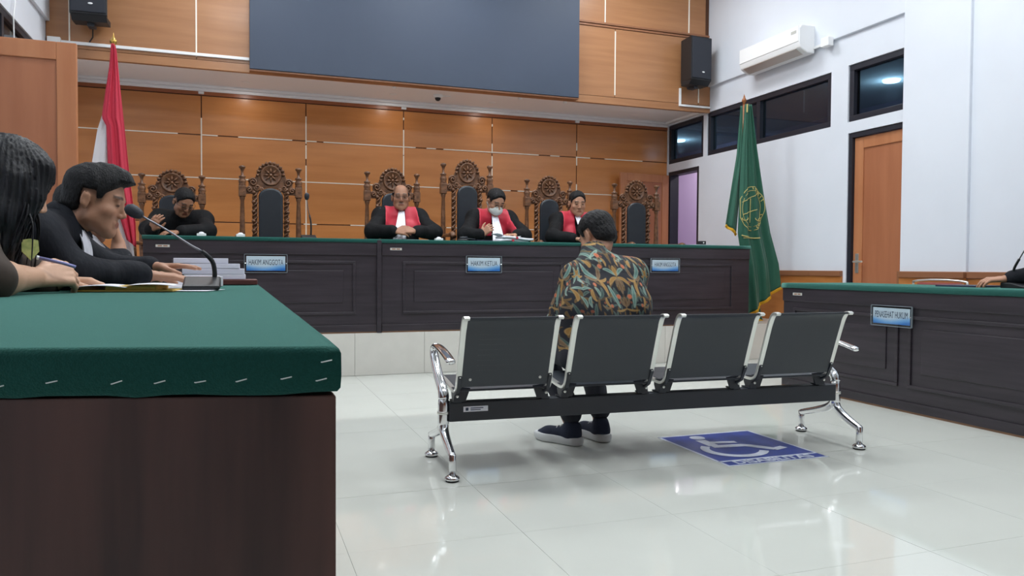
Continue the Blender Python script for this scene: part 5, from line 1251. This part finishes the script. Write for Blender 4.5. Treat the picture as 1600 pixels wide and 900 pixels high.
# ================================================================== THINGS ON THE DESKS
def gooseneck(name, label, loc, base, pts, head_dir, rt=.006, cat='microphone', group='gooseneck microphones', hs=1.0):
    t = thing(name, label, cat, loc, 0, group)
    bx, by, bh = base
    link('base', G().prism([(-by / 2, 0), (by / 2, 0), (by / 2, bh), (by * .1, bh), (-by / 2, bh * .35)], lambda y, z: (-bx / 2, y, z), lambda y, z: (bx / 2, y, z)), M['black_plastic'], t, bevel=0.006)
    link('neck_sleeve', G().tube(pts[:len(pts) // 2 + 1], rt * 1.5, 8), M['black_plastic'], t, smooth=True)
    link('neck', G().tube(pts[len(pts) // 2:], rt * .7, 8), M['mic_steel'], t, smooth=True)
    e = A(*pts[-1]); d = unit(head_dir)
    link('windscreen', G().lathe([(.0, -.012 * hs), (.012 * hs, -.008 * hs), (.018 * hs, .004 * hs), (.021 * hs, .02 * hs), (.020 * hs, .036 * hs), (.012 * hs, .048 * hs), (.0, .052 * hs)], 12, tuple(e), tuple(d)), M['speaker'], t, smooth=True)
    return t
b = A(-.108, 2.72, .843)
gooseneck('gooseneck_microphone', 'gooseneck microphone on the near desk, its head before the young man', tuple(b), (.112, .20, .042),
          [tuple(A(*p) - b) for p in smoothp([(-.070, 2.74, .88), (-.070, 2.738, .905), (-.078, 2.73, .938), (-.108, 2.71, .968), (-.145, 2.715, .99), (-.22, 2.745, 1.04), (-.300, 2.772, 1.087)], 3)], (-.8, .28, .5), .005)
b = A(.58, 6.74, DZ + .798)
gooseneck('gooseneck_microphone', 'gooseneck microphone on the left judge desk beside the empty throne chair', tuple(b), (.12, .16, .035), [tuple(A(*p) - b) for p in smoothp([(.60, 6.76, 1.185), (.60, 6.76, 1.3), (.575, 6.75, 1.42), (.565, 6.74, 1.50)], 4)], (0, -.2, 1), .005)
b = A(4.46, 3.30, .813)
gooseneck('gooseneck_microphone', 'gooseneck microphone on the counsel desk at the right edge', tuple(b), (.12, .16, .035), [tuple(A(*p) - b) for p in smoothp([(4.46, 3.33, .85), (4.455, 3.335, .92), (4.44, 3.29, .99), (4.41, 3.20, 1.10), (4.39, 3.12, 1.19)], 4)], (-.3, -.5, .6), .005)
def slab(g, x0, x1, y0, y1, z0, z1, rz=0.0):
    c = A((x0 + x1) / 2, (y0 + y1) / 2); co, si = math.cos(rz), math.sin(rz)
    P = [(x0, y0), (x1, y0), (x1, y1), (x0, y1)]; P = [(c[0] + (x - c[0]) * co - (y - c[1]) * si, c[1] + (x - c[0]) * si + (y - c[1]) * co) for x, y in P]
    return g.prism(P, lambda x, y: (x, y, z0), lambda x, y: (x, y, z1))
tag(link('folder', slab(G(), -.19, .082, 3.38, 3.59, .8425, .864), M['folder'], bevel=0.003), 'maroon folder under the paper stack at the far end of the near desk', 'folder')
zz = .865
for k, (x0, x1, hgt, rz, l) in enumerate(((-.205, .035, .020, .0, 'bottom paper bundle of the stack on the maroon folder'), (-.212, .030, .024, .01, 'second paper bundle from the bottom of the stack on the maroon folder'),
                                           (-.215, .012, .020, -.01, 'third paper bundle from the bottom of the stack on the maroon folder'), (-.245, -.035, .021, .015, 'top paper bundle of the stack, shifted to the left'))):
    o = tag(link('paper_bundle', slab(G(), x0, x1, 3.40, 3.57, zz, zz + hgt, rz), M['paper_edge'], bevel=0.0015), l, 'paper', 'paper bundles on the near desk')
    zz += hgt + .0008
t = thing('open_notebook', 'open notebook with white pages and yellow cover by the writing woman', 'notebook', (-.34, 2.63, .8425))
link('cover', slab(G(), -.10, .17, -.10, .10, 0, .004, -.12), M['yellow_cover'], t)
link('page_block', slab(G(), -.02, .12, -.085, .095, .004, .016, -.12), M['yellow_cover'], t, bevel=0.002)
link('page', G().sheet(lambda u, v: (-.12 + .15 * u, -.09 + .2 * v - .02 * u, .012 + .006 * math.sin(PI * u)), 10, 2), M['paper'], t, smooth=True, solid=.002)
link('page', G().sheet(lambda u, v: (.03 + .13 * u, -.11 + .2 * v - .02 * u, .018 + .004 * math.sin(PI * u)), 10, 2), M['paper'], t, smooth=True, solid=.001)
tag(link('loose_sheet', slab(G(), -.24, -.06, 2.56, 2.74, .8422, .8432, -.3), M['paper']), 'loose cream sheet under the notebook near the microphone base', 'paper')
tag(link('loose_sheet', slab(G(), -.33, -.16, 2.86, 3.10, .8425, .846, .15), M['paper']), 'white printed sheets under the hands of the young man', 'paper')
tag(link('loose_sheet', slab(G(), -.24, -.06, 3.10, 3.32, .8425, .880, .1), M['paper'], bevel=.002), 'thick white document before the paper stack, with a pink tab', 'paper')
tb = bpy.data.objects['loose_sheet.002']; link('index_tab', slab(G(), -.13, -.09, 3.085, 3.105, .866, .8815), M['pink_tab'], tb)
t = thing('ballpoint_pen', 'lilac pen held in the fist of the writing woman', 'pen', (0, 0, 0))
link('barrel', G().tube([(-.515, 2.430, .940), (-.46, 2.445, .926), (-.43, 2.455, .915)], .0048, 8), M['pen'], t, smooth=True); link('cap', G().tube([(-.535, 2.424, .945), (-.515, 2.430, .940)], .0055, 8), M['white_plastic'], t, smooth=True)
tag(link('plastic_box', G().box(-.43, -.375, 3.62, 3.66, .8425, .95), M['grey_box'], bevel=.004), 'small grey plastic box behind the hands of the prosecutors', 'box')
# judges desk
zj = DZ + .798
for x, y, l in ((-.27, 6.72, 'small white tissue box beside the bowed man in black'), (.03, 6.72, 'small white tissue box before the empty throne chair'), (1.74, 6.80, 'small white tissue box by the elbow of the balding judge')):
    t = thing('tissue_box', l, 'box', (x, y, zj), 0, 'tissue boxes on the judges desks'); link('carton', G().box(-.035, .035, -.03, .03, 0, .028), M['white_plastic'], t, bevel=.004); link('tissue', G().ball((0, 0, .03), (.022, .014, .012), 8, 5), M['paper'], t, smooth=True)
for k, (x, rz, z, w_, l) in enumerate(((2.42, .1, 0, .30, 'bottom paper sheaf of the messy pile before the masked judge'), (2.46, -.15, .026, .30, 'middle paper sheaf of the messy pile before the masked judge'), (2.38, .25, .050, .24, 'curled top sheet of the messy pile before the masked judge'))):
    g = G().sheet(lambda u, v: (x - w_ / 2 + w_ * u, 6.66 + .2 * v + rz * .1 * u, zj + z + .012 + .010 * math.sin(PI * u * 1.3 + k) * (1 if k < 2 else 2)), 14, 3)
    o = tag(link('paper_sheaf', g, M['paper'], smooth=True, solid=.020 if k < 2 else .002), l, 'paper', 'paper pile before the masked judge')
    if k < 2: link('red_ribbon', G().box(x - .02, x + .0, 6.648, 6.66, zj + z + .004, zj + z + .026), M['red_satin'], o)
tag(link('document', slab(G(), 1.40, 1.60, 6.62, 6.86, zj, zj + .006, .05), M['paper']), 'white document lying before the balding judge', 'paper')
t = thing('gavel_set', 'small black desk set left of the masked judge', 'desk set', (1.94, 6.70, zj)); link('block', G().lathe([(.05, 0), (.055, .008), (.05, .02), (.02, .024)], 14), M['black_plastic'], t, smooth=True); link('mallet', G().tube([(-.03, 0, .03), (.04, 0, .034)], .014, 10).tube([(0, 0, .032), (.11, -.03, .02)], .005, 6), M['leather'], t, smooth=True)
tag(link('document', slab(G(), 2.04, 2.2, 6.64, 6.8, zj, zj + .014, .2), M['navy_cover'], bevel=.002), 'black covered file lying by the masked judge', 'file')
tag(link('document', slab(G(), 4.32, 4.58, 6.60, 6.82, zj, zj + .008, .05), M['paper']), 'white papers lying at the right end of the judges desk', 'paper')
t = thing('desk_device', 'small black device at the right end of the judges desk', 'device', (4.50, 6.72, zj + .009)); link('body', G().box(-.03, .03, -.03, .03, 0, .04), M['black_plastic'], t, bevel=.004); link('button', G().ball((0, -.03, .022), .008, 8, 5), M['satin'], t)
# counsel desk
tag(link('document_folder', slab(G(), 4.33, 4.60, 3.50, 3.78, .813, .826, .05), M['navy_cover'], bevel=.003), 'dark navy folder lying on the counsel desk', 'folder')
t = thing('visitor_chair', 'red padded chair with chrome frame behind the counsel desk', 'chair', (5.08, 4.44, 0)); t.scale = (1, 1, .965)
link('backrest', G().prism([(-.22, .48), (.22, .48), (.22, .80), (.19, .855), (-.19, .855), (-.22, .80)], lambda y, z: (.03, y, z), lambda y, z: (.075, y, z)), M['red_leather'], t, bevel=.015)
link('back_frame', G().tube(smoothp([(.05, -.235, .45), (.05, -.238, .80), (.05, -.20, .868), (.05, .20, .868), (.05, .238, .80), (.05, .235, .45)], 3), .009, 8), M['satin'], t, smooth=True)
link('seat', G().box(-.42, .02, -.22, .22, .41, .47), M['red_leather'], t, bevel=.02)
for x, y in ((-.4, -.21), (-.4, .21), (.05, -.21), (.05, .21)): link('leg', G().tube([(x, y, 0), (x, y, .46)], .012, 8), M['chrome'], t, smooth=True)
